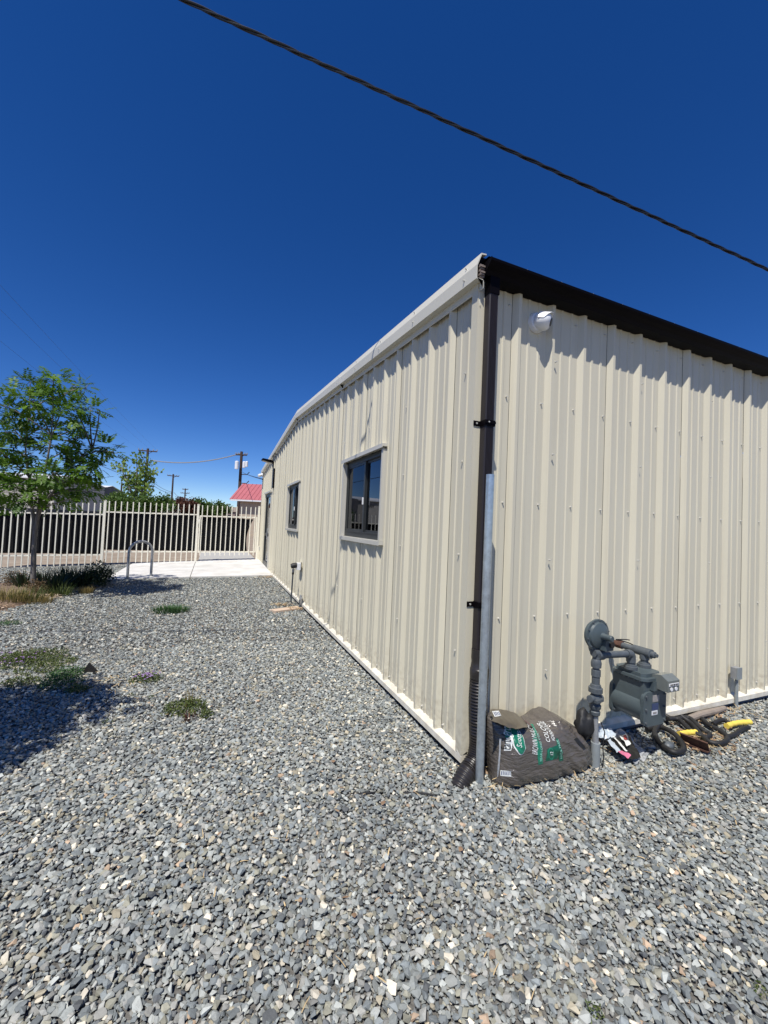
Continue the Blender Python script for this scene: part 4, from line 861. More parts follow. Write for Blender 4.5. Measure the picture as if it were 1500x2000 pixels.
# ================================================================== fence, gate and bike rack
FY = 12.16
def fpost(x, lab, top):
    z0 = hgt(x, FY) - .05; t = thing('fence_post', (x, FY, z0), lab, 'post', 'cream fence posts')
    b = MB(); b.box(x - .032, x + .032, FY - .032, FY + .032, z0, top); b.build('shaft', 'fence_cream', t); b = MB(); b.box(x - .037, x + .037, FY - .037, FY + .037, top, top + .014); b.prism([(x - .034, top + .0145), (x + .034, top + .0145), (x, top + .03)], 'y', FY - .034, FY + .034); b.build('cap', 'fence_cream', t)
def picket_panel(name, x0, x1, zr_lo, zr_hi, ztop, zbot, n, label, cat, edge=False, tilt=(0, 0)):
    t = thing(name, ((x0 + x1) / 2, FY, zbot), label, cat)
    def zt(x): return tilt[0] + (tilt[1] - tilt[0]) * (x - x0) / (x1 - x0)
    for zz, h in ((zr_hi, .019), (zr_lo, .019)):
        b = MB(); b.add([(x, y, z + zt(x)) for x in (x0, x1) for y in (FY - .019, FY + .019) for z in (zz - h, zz + h)], [(0, 1, 3, 2), (4, 6, 7, 5), (0, 4, 5, 1), (2, 3, 7, 6), (0, 2, 6, 4), (1, 5, 7, 3)]); b.build('rail', 'fence_cream', t)
    step = (x1 - x0) / n
    for k in range(n):
        x = x0 + (k + .5) * step
        for za, zb in ((zbot, zr_lo - .0195), (zr_lo + .0195, zr_hi - .0195), (zr_hi + .0195, ztop)):
            pass
        b = MB(); w = .0135; b.box(x - w, x + w, FY - w - .024, FY + w - .024, zbot + zt(x), ztop + zt(x)); b.add([(x - w, FY - w - .024, ztop + zt(x)), (x + w, FY - w - .024, ztop + zt(x)), (x + w, FY + w - .024, ztop + zt(x)), (x - w, FY + w - .024, ztop + zt(x)), (x, FY - .024, ztop + zt(x) + .008)], [(0, 1, 4), (1, 2, 4), (2, 3, 4), (3, 0, 4)]); b.build('picket', 'fence_cream', t)
    if edge:
        for x in (x0 + .018, x1 - .018): b = MB(); b.box(x - .019, x + .019, FY - .018, FY + .018, zr_lo + .0195 + zt(x), zr_hi - .0195 + zt(x)); b.build('stile', 'fence_cream', t)
    return t
XA, XB, XC = -4.50, -1.975, -.095
fpost(XA, 'cream fence post left of the bike rack', 1.86); fpost(XB, 'cream gate post behind the middle of the concrete slab', 1.885); fpost(XC, 'cream gate post beside the far corner of the building', 1.93); fpost(-7.05, 'cream fence post at the left end of the fence', 1.80)
picket_panel('picket_fence', XA + .034, XB - .034, .365, 1.552, 1.87, .04, 16, 'cream steel picket fence panel behind the bike rack', 'fence', tilt=(-.02, .02))
picket_panel('picket_fence', -7.016, XA - .034, .235, 1.43, 1.76, -.10, 17, 'cream steel picket fence panel behind the big left tree', 'fence', tilt=(-.04, .02))
gate_ob = picket_panel('gate', XB + .05, XC - .045, .385, 1.545, 1.885, .27, 12, 'cream steel picket gate beside the building', 'gate', edge=True, tilt=(-.01, .025))
t = thing('gate_latch', (XC + .07, FY - .03, .5), 'cream latch plate and box at the gate post', 'latch'); b = MB(); b.box(XC + .04, XC + .16, FY - .05, FY - .02, .12, .62); b.build('plate', 'fence_cream', t); b = MB(); b.box(XC + .06, XC + .14, FY - .09, FY - .0505, .47, .58); b.build('lock_box', 'galv_dull', t); b = MB(); b.box(XC + .09, XC + .11, FY - .054, FY - .0505, .16, .36); b.build('slot', 'black_plastic', t)
for zz in (.62, 1.3): b = MB(); b.cyl((XB + .042, FY - .01, zz), (XB + .042, FY - .01, zz + .06), .016, 8); b.build('hinge', 'fence_cream', gate_ob, smooth=True)
def screen(x0, x1, z0, z1, label, torn=False):
    b = MB(); nx, nz = int((x1 - x0) / .035), 12; vv = []
    for i in range(nx + 1):
        x = x0 + (x1 - x0) * i / nx
        for j in range(nz + 1):
            w = j / nz; zb = z0 + .015 * noise.noise((x * 3, 1, 0)); xx = x
            if torn: xx = x - max(0, (x - (x1 - .35)) / .35) * (.13 + .10 * math.sin(w * 3.1) + .16 * (1 - w))
            fold = .022 * math.sin(x * 38 + .9 * math.sin(x * 9) + (1 - w) * 1.4) * (.4 + .6 * (1 - w)) + .02 * noise.noise((x * 6, w * 3, 5))
            vv.append((xx, FY + .035 + abs(fold), zb + (z1 - zb) * w - (.02 * abs(math.sin(x * 10.2)) if j == nz else 0)))
    f = [(i * (nz + 1) + j, (i + 1) * (nz + 1) + j, (i + 1) * (nz + 1) + j + 1, i * (nz + 1) + j + 1) for i in range(nx) for j in range(nz)]
    o = b.add(vv, f).build('privacy_screen', 'black_cloth', smooth=True, angle=80, recalc=False); m_ = o.modifiers.new('thickness', 'SOLIDIFY'); m_.thickness = .003
    return tag(o, label, 'screen', 'black privacy screens')
screen(XA + .03, XB - .03, .40, 1.535, 'black privacy cloth tied behind the fence panel right of the post'); screen(-7.02, XA - .03, .27, 1.41, 'black privacy cloth tied behind the left fence panel'); screen(XB + .06, XC - .03, .42, 1.52, 'black privacy cloth with a torn right edge on the gate', True)
# bike rack
ra, rb = onz(248.7, 1129, .03), onz(294.7, 1126, .03); za = slabz(ra.x, ra.y)
t = thing('bike_rack', ((ra.x + rb.x) / 2, (ra.y + rb.y) / 2, za), 'galvanized inverted U bike rack on the concrete slab', 'bike rack')
pts = [Vector((ra.x, ra.y, za - .02)), Vector((ra.x, ra.y, za + .60))]; c_ = (ra + rb) / 2; hd = (rb - ra) / 2; hd.z = 0
for k in range(1, 16): a = math.pi * (1 - k / 16); pts.append(Vector((c_.x, c_.y, za + .60)) + hd * math.cos(a) + Vector((0, 0, 1)) * math.sin(a) * hd.length * .98)
pts += [Vector((rb.x, rb.y, za + .60)), Vector((rb.x, rb.y, za - .02))]
b = MB(); b.tube(pts, .029, 14); b.build('hoop', 'galv_dull', t, smooth=True, angle=60)
for q in (ra, rb): b = MB(); b.tube([(q.x, q.y, za + .001), (q.x, q.y, za + .012)], .065, 16); b.build('flange', 'galv_dull', t)

# ================================================================== plants
class Leaves:
    def __init__(s): s.b = MB()
    def leaf(s, c, d, n, L, w, tint):
        d = d.normalized(); sd = d.cross(n)
        if sd.length < 1e-5: sd = d.orthogonal()
        sd.normalize(); sd = sd * w; m = c + d * L * .5 + n * L * .06
        s.b.add([c, m + sd, c + d * L, m - sd], [(0, 1, 2, 3)], 0, (tint, tint, tint))
    def blade(s, c, d, L, w, tint, droop=.5):
        d = d.normalized(); sd = d.cross(Vector((0, 0, 1)))
        if sd.length < 1e-4: sd = Vector((1, 0, 0))
        sd.normalize(); sd = sd * w; p1 = c + d * L * .55; d2 = (d + Vector((d.x, d.y, 0)) * droop - Vector((0, 0, droop * .5))).normalized(); p2 = p1 + d2 * L * .45
        s.b.add([c - sd, c + sd, p1 + sd * .8, p1 - sd * .8, p2], [(0, 1, 2, 3), (3, 2, 4)], 0, (tint, tint, tint))
def rvec(): v = Vector((random.gauss(0, 1), random.gauss(0, 1), random.gauss(0, 1))); return v.normalized()
def frond(lv, c, d, L, npair, ll, lw, tint):
    p = c.copy(); d = d.normalized()
    for k in range(npair):
        p = p + d * (L / npair); d = (d + Vector((0, 0, -.10))).normalized()
        sd = d.cross(Vector((0, 0, 1))); sd = sd.normalized() if sd.length > 1e-4 else Vector((1, 0, 0))
        up = sd.cross(d)
        for q in (-1, 1): lv.leaf(p, sd * q + d * .45 + Vector((0, 0, -.12)), up + rvec() * .3, ll * random.uniform(.8, 1.15), lw, min(1, max(0, tint + random.uniform(-.12, .12))))
    lv.leaf(p, d, Vector((0, 0, 1)), ll, lw, tint)
def tree(name, base, stems, clusters, label, leafm, barkm, fr, trunk_r, frond_args, group=None, limb_from=.3):
    base = Vector(base); t = thing(name, base, label, 'tree', group); tr = MB(); lv = Leaves()
    for st in stems:
        pts = curve([base + Vector(q) for q in st[0]], 6); n = len(pts); tr.tube(pts, [st[1] + (st[2] - st[1]) * i / (n - 1) for i in range(n)], 9)
    spine = [base + Vector(q) for st in stems for q in [Vector(st[0][0]).lerp(Vector(st[0][-1]), k / 12) if False else None for k in range(0)]]
    alls = [p_ for st in stems for p_ in curve([base + Vector(q) for q in st[0]], 6)]
    lb = MB()
    for c, rad in clusters:
        c = Vector(c); cand = [p_ for p_ in alls if p_.z < c.z - .1 and p_.z > base.z + limb_from] or alls[len(alls) // 2:]
        a = min(cand, key=lambda p_: (p_ - c).length + .5 * abs((c.z - p_.z) - .8 * math.hypot(c.x - p_.x, c.y - p_.y)))
        mid = a.lerp(c, .5) + Vector((0, 0, .06)) + rvec() * .05 * (c - a).length; lb.tube(curve([a, mid, c + rvec() * rad * .2], 4), [trunk_r * .42 + (.006 - trunk_r * .42) * i / 8 for i in range(9)], 6)
        nt = max(3, int(5 * rad / .3))
        for k in range(nt):
            e = c + rvec() * rad * random.uniform(.4, .9); lb.tube([c.lerp(mid, .15), c.lerp(e, .5) + rvec() * .03, e], [.005, .004, .002], 4)
        tone = random.uniform(.2, .65)
        for k in range(int(fr * (rad / .3) ** 2)):
            q = c + Vector((1, 1, .8)) * 0 + Vector((random.gauss(0, .43), random.gauss(0, .43), random.gauss(0, .36))) * rad
            d = (q - c).normalized() * .7 + Vector((0, 0, random.uniform(-.25, .45))) + rvec() * .5
            frond_args(lv, q, d, min(1, max(0, tone + random.uniform(-.3, .35))))
    tr.build('trunk', barkm, t, smooth=True, angle=60); lb.build('limbs', barkm, t, smooth=True, angle=60); lv.b.build('crown', leafm, t, recalc=False)
    return t
locust = lambda lv, q, d, tn: frond(lv, q, d, random.uniform(.12, .2), 5, .078, .0175, tn)
TB = onz(65, 1161, 0); TB.z = hgt(TB.x, TB.y) + .02
dT = (TB - CAM).dot(AXF)
CL = [(55, 745, 20), (80, 752, 18), (103, 742, 20), (33, 772, 20), (62, 783, 22), (100, 775, 24), (125, 768, 18), (152, 755, 17), (170, 757, 11), (12, 792, 18), (40, 812, 24), (82, 808, 24), (118, 803, 18), (150, 800, 18), (176, 796, 17), (192, 803, 9), (15, 842, 24), (55, 848, 24), (-10, 820, 24), (150, 828, 22), (172, 845, 16), (110, 838, 16), (95, 866, 16), (130, 858, 18), (20, 878, 26), (60, 885, 22), (-15, 880, 28), (118, 895, 20), (150, 884, 24), (178, 880, 18), (205, 876, 20), (222, 884, 10), (188, 903, 20), (20, 915, 28), (60, 922, 26), (-20, 925, 30), (100, 925, 26), (140, 920, 26), (172, 922, 22), (188, 938, 13), (30, 952, 28), (75, 958, 28), (-10, 965, 28), (115, 958, 28), (152, 955, 24), (178, 960, 14), (50, 975, 20), (95, 982, 18), (10, 985, 18), (140, 976, 14)]
clusters = []
for px, py, r_ in CL:
    dd = dT + random.uniform(-.75, .75) * (1 - .5 * abs(px - 80) / 150); q = dep(px, py, dd); clusters.append((q, r_ / FPX * dT * .95))
def rel(px, py, dd=0): q = dep(px, py, dT + dd) - TB; return (q.x, q.y, q.z)
stems = [([(0, 0, -.1), rel(66, 1080), rel(68, 1035), rel(62, 985, .05), rel(58, 940, .1), rel(50, 880, .15), rel(58, 800, .2)], .045, .007), ([rel(68, 1050), rel(73, 1010, -.05), rel(80, 960, -.1), rel(92, 900, -.12), rel(100, 850, -.1), rel(104, 790, 0)], .030, .007), ([rel(70, 1030), rel(85, 985, -.2), rel(120, 940, -.3), rel(150, 900, -.3), rel(180, 880, -.2)], .022, .006)]
tree('locust_tree', TB, stems, clusters, 'young feathery green tree with forked trunk in the planting bed', 'leaf_locust', 'bark', 70, .032, locust, limb_from=.9)
# a second tree of the same kind outside the picture on the left: its shade lies on the gravel
c2 = Vector((-4.05, .40, 0)); cl2 = []
for k in range(26):
    q = rvec(); cl2.append((c2 + Vector((.05 + q.x * .62, .05 + q.y * .55, 2.45 + q.z * .5)), random.uniform(.18, .28)))
tree('locust_tree', c2, [([(0, 0, -.1), (.02, .05, 1.0), (-.04, .1, 1.8), (.05, .12, 2.9)], .06, .012)], cl2, 'young feathery tree left of the view that shades the gravel', 'leaf_locust', 'bark', 95, .036, locust, limb_from=1.0)
# loose pale tree beyond the fence
def broad(L, w): return lambda lv, q, d, tn: [lv.leaf(q + rvec() * L, d + rvec() * .8, rvec() + Vector((0, 0, .8)), L * random.uniform(.7, 1.2), w, tn) for _ in range(3)]
D2 = 24.0; B2 = dep(265, 1060, D2); B2.z = 0
C2 = [(228, 910, 6), (236, 916, 7), (242, 904, 6), (246, 918, 7), (252, 930, 8), (244, 938, 8), (258, 946, 8), (250, 958, 8), (268, 896, 6), (272, 908, 8), (276, 918, 9), (268, 930, 8), (262, 940, 9), (280, 894, 5), (284, 930, 8), (290, 940, 9), (278, 948, 10), (268, 960, 10), (286, 956, 10), (294, 920, 8), (302, 924, 6), (298, 934, 7), (290, 906, 6), (262, 972, 10), (280, 972, 10)]
cl = [(dep(px, py, D2 + random.uniform(-.9, .9)), r_ / FPX * D2 * 1.25) for px, py, r_ in C2]
def rl2(px, py): q = dep(px, py, D2) - B2; return (q.x, q.y, q.z)
tree('pale_tree', B2, [([(0, 0, -.1), rl2(265, 1000), rl2(266, 960), rl2(268, 915)], .12, .03), ([rl2(264, 990), rl2(252, 950), rl2(238, 918)], .06, .02), ([rl2(266, 985), rl2(284, 945), rl2(296, 925)], .06, .02)], cl, 'loose pale green tree standing beyond the fence by the power pole', 'leaf_pale', 'bark', 15, .06, broad(.20, .075), limb_from=1.2)
def bush(name, c, rx, rz, n, L, w, leafm, label, group=None, cat='bush', stemm='bark_brown'):
    c = Vector(c); t = thing(name, (c.x, c.y, 0), label, cat, group); lv = Leaves(); st = MB()
    nodes = [c + Vector((random.uniform(-1, 1) * rx * .8, random.uniform(-.6, .6) * rx * .6, random.uniform(-.5, .75) * rz)) for _ in range(14)]
    for q in nodes: st.tube([(c.x + (q.x - c.x) * .3, c.y, 0), ((c.x + q.x) / 2, (c.y + q.y) / 2, q.z * .5), q], [.03, .02, .008], 5)
    for k in range(n):
        q = random.choice(nodes) + Vector((random.gauss(0, .22) * rx, random.gauss(0, .2) * rx, random.gauss(0, .22) * rz)); q.z = max(.05, q.z)
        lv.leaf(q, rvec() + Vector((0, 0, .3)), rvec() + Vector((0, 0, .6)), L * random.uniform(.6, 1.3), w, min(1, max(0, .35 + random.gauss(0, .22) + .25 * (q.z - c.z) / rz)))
    st.build('stems', stemm, t); lv.b.build('foliage', leafm, t, recalc=False); return t
def bq(px, py, d): return dep(px, py, d)
for px, py, d, rx, rz, m_, lb in ((250, 992, 21, .9, .62, 'leaf_bush', 'low green bush under the pale tree beyond the fence'), (228, 988, 22, .7, .7, 'leaf_bush', 'small green bush left of the pale tree'), (298, 990, 21, .75, .6, 'leaf_bush', 'rounded green bush right of the pale tree'), (312, 995, 23, .7, .5, 'leaf_bush', 'small green bush before the power pole'),
        (354, 994, 40, 1.3, 1.0, 'leaf_rust', 'dark reddish brown bush beyond the fence'), (373, 997, 38, .8, .65, 'leaf_rust', 'smaller dark brown bush beside the gate post'), (404, 994, 40, 1.3, .9, 'leaf_bush', 'bright green shrub seen above the gate'), (420, 998, 43, 1.3, .8, 'leaf_bush', 'lower green shrub beside the bright one above the gate')):
    bush('far_bush', bq(px, py, d), rx, rz, 2200, .11 if d < 30 else .2, .045 if d < 30 else .08, m_, lb, 'bushes beyond the fence')
# planting bed plants and weeds in the gravel
def tuft(name, x, y, rad, h, n, w, leafm, label, spread=.6, group=None, cat='plant', flowers=0, droop=.5, small=False):
    z = hgt(x, y) + (.04 if inpoly(x, y, BED) else .004); t = thing(name, (x, y, z), label, cat, group); lv = Leaves()
    for k in range(n):
        a = random.uniform(0, 6.283); rr_ = rad * math.sqrt(random.random()); o = Vector((x + rr_ * math.cos(a), y + rr_ * math.sin(a) * .8, z + .002)); out = Vector((math.cos(a), math.sin(a), 0)) * spread * random.uniform(.2, 1) * (.4 + rr_ / max(rad, .01))
        tn = min(1, max(0, random.gauss(.45, .25)))
        if small:
            L = h * random.uniform(.35, 1); p_ = o + Vector((0, 0, L * (1 - .5 * (rr_ / rad) ** 2)))
            for q in range(3): lv.leaf(p_ + rvec() * h * .25, rvec() + Vector((0, 0, .4)), rvec() + Vector((0, 0, 1)), w * 3, w, tn)
        else: lv.blade(o, out + Vector((0, 0, 1)) + rvec() * .15, h * random.uniform(.5, 1.1), w, tn, droop)
    lv.b.build('blades' if not small else 'leaves', leafm, t, recalc=False)
    if small:
        st = Leaves()
        for k in range(n // 4): a = random.uniform(0, 6.283); rr_ = rad * math.sqrt(random.random()); o = Vector((x + rr_ * math.cos(a), y + rr_ * math.sin(a) * .8, z)); st.blade(o, rvec() * .6 + Vector((0, 0, 1)), h * .9, .0015, .3, .3)
        st.b.build('stalks', leafm, t, recalc=False)
    if flowers:
        f = Leaves()
        for k in range(flowers):
            a = random.uniform(0, 6.283); rr_ = rad * .85 * math.sqrt(random.random()); p_ = Vector((x + rr_ * math.cos(a), y + rr_ * math.sin(a) * .8, z + h * random.uniform(.7, 1.15)))
            for q in range(4): f.leaf(p_, Vector((math.cos(q * 1.57), math.sin(q * 1.57), .4)), Vector((0, 0, 1)), .012, .005, .5)
        f.b.build('flowers', 'flower', t, recalc=False)
    return t
g = lambda px, py: (onz(px, py, 0).x, onz(px, py, 0).y)
tuft('grass_tuft', *g(333, 1196), .26, .11, 520, .0045, 'leaf_grass', 'dense green grass tuft alone in the gravel before the slab', spread=.5, cat='grass')
tuft('weed', *g(362, 1392), .15, .075, 260, .006, 'leaf_moss', 'low green clover clump in the gravel nearest the camera', cat='weed', small=True)
tuft('grass_tuft', *g(374, 1385), .05, .16, 22, .0025, 'leaf_dry', 'few dry grass stalks growing out of the near clover clump', spread=.25, cat='grass')
tuft('weed', *g(402, 1402), .05, .05, 60, .005, 'leaf_moss', 'tiny green weed right of the near clover clump', cat='weed', small=True)
tuft('dry_tuft', *g(368, 1412), .04, .09, 30, .003, 'leaf_rust', 'small reddish dry tuft below the near clover clump', cat='grass')
tuft('flower_patch', *g(285, 1332), .13, .06, 200, .005, 'leaf_moss', 'small patch of purple flowers in the gravel left of the clover', cat='flowers', small=True, flowers=34)
for i, (px, py, r_, h_, n_, m_, lb, fl_) in enumerate(((20, 1298, .32, .07, 520, 'leaf_moss', 'spreading mat of green weeds with purple flowers at the left edge', 60), (70, 1288, .26, .075, 420, 'leaf_moss', 'green creeping weeds behind the purple flowering mat', 0), (115, 1298, .16, .05, 160, 'leaf_moss', 'sparse green weeds right of the flowering mat', 0), (75, 1312, .18, .05, 200, 'leaf_moss', 'thin olive weeds below the flowering mat', 0), (128, 1322, .14, .07, 200, 'leaf_grass', 'fine green weed above the shaded patch', 0), (118, 1340, .16, .09, 240, 'leaf_grass', 'dark green weed at the edge of the tree shade', 0), (40, 1338, .14, .05, 140, 'leaf_moss', 'low weed at the left above the tree shade', 0), (150, 1352, .09, .045, 110, 'leaf_moss', 'small olive weed right of the dark green weed', 0), (15, 1222, .14, .05, 90, 'leaf_grass', 'small green weed at the left edge below the planting bed', 0))):
    tuft('weed', *g(px, py), r_, h_, n_, .0055, m_, lb, cat='weed', small=True, flowers=fl_)
for px, py, lb in ((208, 1414, 'tiny green sprout in the gravel right of the tree shade'), (257, 1362, 'tiny dark sprout left of the clover clump'), (294, 1366, 'tiny green sprout between flowers and clover'), (1482, 1945, 'small green sprout in the gravel at the lower right corner'), (1162, 1990, 'tiny yellow green sprout at the lower edge of the view')):
    tuft('sprout', *g(px, py), .028, .03, 18, .003, 'leaf_moss', lb, cat='weed', small=True)
# bed: spiky dark plants, brown seed heads and dry grass
def spiky(px, py, h, n, m_, lb, w=.011, rad=.12, spread=.75, dr=.25): tuft('bed_plant', *g(px, py), rad, h, n, w, m_, lb, spread=spread, cat='plant', group='plants in the bed', droop=dr)
spiky(105, 1160, .42, 120, 'leaf_dark', 'dark spiky green plant right of the tree trunk'); spiky(128, 1150, .50, 140, 'leaf_dark', 'tallest dark spiky plant in the middle of the bed', rad=.16); spiky(155, 1150, .46, 130, 'leaf_dark', 'dark grey green spiky plant right of the tallest', rad=.16); spiky(84, 1150, .36, 90, 'leaf_dark', 'broad leaved dark plant at the foot of the trunk', w=.016); spiky(46, 1150, .36, 80, 'leaf_dark', 'broad leaved dark plant left of the trunk', w=.016)
spiky(118, 1165, .28, 110, 'leaf_moss', 'olive tufted plant in front of the spiky ones', w=.006, rad=.15)
tuft('bed_plant', *g(192, 1146), .22, .42, 420, .014, 'leaf_dark', 'small dark leafy bush at the right end of the bed', cat='plant', small=True, group='plants in the bed'); tuft('bed_plant', *g(172, 1150), .26, .24, 360, .013, 'leaf_dark', 'low dark leafy plant beside the small bush', cat='plant', small=True, group='plants in the bed')
tuft('bed_plant', *g(28, 1146), .20, .26, 190, .011, 'leaf_withered', 'brownish withered plant left of the trunk', cat='plant', small=True, group='plants in the bed'); tuft('bed_plant', *g(72, 1164), .18, .24, 190, .011, 'leaf_withered', 'brown withered seed heads before the trunk', cat='plant', small=True, group='plants in the bed')
for px, py, r_, h_, lb in ((12, 1180, .3, .26, 'yellowish dry grass at the left edge of the bed'), (45, 1176, .3, .24, 'olive dry grass in the left of the bed'), (75, 1178, .2, .16, 'short dry grass below the withered seed heads'), (168, 1160, .10, .16, 'small dry tuft at the front corner of the bed')):
    tuft('dry_grass', *g(px, py), r_, h_, 230, .004, 'leaf_dry' if px != 45 else 'leaf_moss', lb, cat='grass', group='dry grass in the bed', spread=.5)
litter('wood_chips', [(-4.6, 6.2, .6), (-4.2, 6.9, .35), (-3.9, 7.2, .3), (-4.6, 5.6, .4), (-5.4, 6.0, .6)], 500, 'dead_leaf', .03, .07, .012, 'brown wood chips on the planting bed', h=.05)
litter('wood_chips', [(-4.3, 6.4, .5), (-4.0, 7.0, .35), (-4.7, 5.5, .4)], 350, 'wood_board', .03, .07, .012, 'pale wood chips along the edge of the planting bed', h=.05)

# ================================================================== far background
def far_pole(px, top, d, arms, label, w=.15, hgt_arm=2.2, base_z=-.05):
    q = dep(px, top, d); t = thing('utility_pole', (q.x, q.y, base_z), label, 'pole', 'utility poles')
    b = MB(); b.tube([(q.x, q.y, base_z), (q.x, q.y, q.z)], [w * 1.1, w * .8], 10); b.build('shaft', 'pole_wood', t, smooth=True)
    r2 = Vector((AXR.x, AXR.y, 0)).normalized()
    for dz, L, tilt in arms:
        a = Vector((q.x, q.y, q.z - dz)); b = MB(); e0, e1 = a - r2 * L + Vector((0, 0, tilt)), a + r2 * L - Vector((0, 0, tilt)); b.tube([e0, e1], w * .45, 6); cr = b.build('crossarm', 'pole_wood', t)
        for e in (e0, e0.lerp(e1, .2), e1.lerp(e0, .2), e1): b = MB(); b.tube([e, e + Vector((0, 0, .16)), e + Vector((0, 0, .3))], [w * .2, w * .4, w * .3], 6); b.build('insulator', 'galv_dull', cr)
        b = MB(); b.tube([a + r2 * L * .55 - Vector((0, 0, tilt * .5)), a - Vector((0, 0, L * .35))], w * .18, 5); b.build('brace', 'pole_wood', t)
    return t, q
p1, q1 = far_pole(289, 876, 57, [(.35, 1.3, .05)], 'power pole with one wide crossarm behind the pale tree', .19)
p2, q2 = far_pole(338.5, 926, 89, [(.4, 1.25, .05)], 'power pole with thin crossarm right of the pale tree', .20)
p3, q3 = far_pole(362, 954, 130, [(.3, .9, 0), (1.5, 1.4, 0)], 'distant power pole with two crossarms', .22); far_pole(377.5, 972, 190, [(.6, .1, 0)], 'very distant bare pole left of the gate post', .2); far_pole(384, 973, 200, [(.4, 1.0, 0)], 'very distant pole with crossarm at the gate post', .2); far_pole(238, 942, 120, [], 'distant bare pole left of the pale tree', .26)
pt, qt = far_pole(472, 882, 55, [(.45, .75, 0)], 'pole with transformers above the red roof', .22)
r2 = Vector((AXR.x, AXR.y, 0)).normalized()
for off_, dz, h_, w_ in ((-.22, 2.0, 1.0, .25), (.75, 1.9, .75, .2), (1.1, 1.8, .65, .17)):
    c_ = qt + r2 * off_ - Vector((.35, .7, dz)); b = MB(); b.tube([c_ + Vector((0, 0, -h_ / 2)), c_ + Vector((0, 0, h_ / 2)), c_ + Vector((0, 0, h_ / 2 + .08))], [w_, w_, w_ * .6], 12); b.build('transformer', 'white_roof', pt, smooth=True)
for dz in (3.1, 4.3): a = qt - Vector((0, 0, dz)); b = MB(); b.tube([a, a + r2 * .9, a + r2 * 1.2 + Vector((0, 0, .35))], .06, 5); b.build('arm', 'pole_wood', pt)
def wire(a, q, r_, sag, m_, label, n=24):
    pts = [Vector(a).lerp(Vector(q), k / n) - Vector((0, 0, sag * 4 * (k / n) * (1 - k / n))) for k in range(n + 1)]; b = MB(); b.tube(pts, r_, 6)
    return tag(b.build('power_line', m_, smooth=True), label, 'wire', 'overhead wires')
arm = q1 - Vector((0, 0, .1))
wire(dep(-45, 508, 13), arm + r2 * 1.2, .0042, .15, 'wire_black', 'faint thin wire to the right end of the wide crossarm'); wire(dep(-72, 535, 13), arm + r2 * .3, .0042, .15, 'wire_black', 'faint thin wire to the middle of the wide crossarm'); wire(dep(-100, 585, 13), arm - r2 * 1.2, .0042, .15, 'wire_black', 'faint thin wire to the left end of the wide crossarm')
wire(dep(-60, 800, 15), dep(287, 946, 57), .022, .05, 'wire_black', 'dark cable passing behind the big left tree')
wire(dep(292, 936, 57), dep(337, 961, 89), .035, .35, 'wire_black', 'upper sagging cable between the two nearer poles'); wire(dep(292, 942, 57), dep(337, 963, 89), .035, .45, 'wire_black', 'lower sagging cable between the two nearer poles'); wire(dep(340, 962, 89), dep(361, 979, 130), .035, .3, 'wire_black', 'thin cable between the second and third poles')
wire(dep(296, 899, 57), qt - Vector((0, 0, .2)), .075, .75, 'wire_sunlit', 'pale sunlit cable between the first pole and the transformer pole')
wire(qt - Vector((0, 0, 2.6)), (-.06, 11.9, 2.86), .02, .10, 'wire_black', 'black service drop from the transformer pole to the building')
# red roofed cabin
ca = dep(447, 1000, 37); X0 = ca.x; e = r2; fwd = Vector((-r2.y, r2.x, 0))
t = thing('red_roof_cabin', (ca.x, ca.y, 0), 'tan cabin with red metal roof beyond the gate', 'building')
def L3(u, v_, z): q = Vector((ca.x, ca.y, 0)) + e * u + fwd * v_; return (q.x, q.y, z)
def qbox(u0, u1, v0, v1, z0, z1): b = MB(); v = [L3(u, w, z) for z in (z0, z1) for w in (v0, v1) for u in (u0, u1)]; return b.add(v, [(0, 2, 3, 1), (4, 5, 7, 6), (0, 1, 5, 4), (2, 6, 7, 3), (0, 4, 6, 2), (1, 3, 7, 5)])
ze, zr = 3.45, 5.0
qbox(.75, 6, .6, 5.6, -.1, ze).build('wall', 'tan_wall', t); b = MB(); b.add([L3(.75, .6, ze), L3(.75, 5.6, ze), L3(.75, 3.1, zr - .1)], [(0, 1, 2)]); b.build('gable', 'tan_wall', t)
b = MB(); th = .07
v = [L3(u, w, z) for u in (0, 6.4) for w, z in ((0, ze - .15), (3.1, zr), (6.2, ze - .15), (6.2, ze - .15 - th), (3.1, zr - th), (0, ze - .15 - th))]
b.add(v, [(0, 1, 7, 6), (1, 2, 8, 7), (2, 3, 9, 8), (3, 4, 10, 9), (4, 5, 11, 10), (5, 0, 6, 11), (0, 5, 4, 1), (1, 4, 3, 2), (6, 7, 10, 11), (7, 8, 9, 10)]); roof = b.build('roof', 'red_roof', t)
for k in range(16):
    u = .2 + k * .4; b = MB(); b.add([L3(u, 0, ze - .148), L3(u + .05, 0, ze - .148), L3(u + .05, 3.1, zr + .002), L3(u, 3.1, zr + .002), L3(u + .025, 0, ze - .10), L3(u + .025, 3.1, zr + .05)], [(0, 4, 5, 3), (4, 1, 2, 5), (0, 1, 4), (3, 5, 2)]); b.build('rib', 'red_roof', roof)
qbox(0.1, 6.4, -.02, .02, ze - .32, ze - .19).build('fascia', 'white_roof', t)
wn_ = qbox(4.3, 5.9, .56, .598, .9, 2.05).build('window', 'far_dark', t); qbox(5.05, 5.12, .53, .559, .9, 2.05).build('mullion', 'tan_wall', wn_)
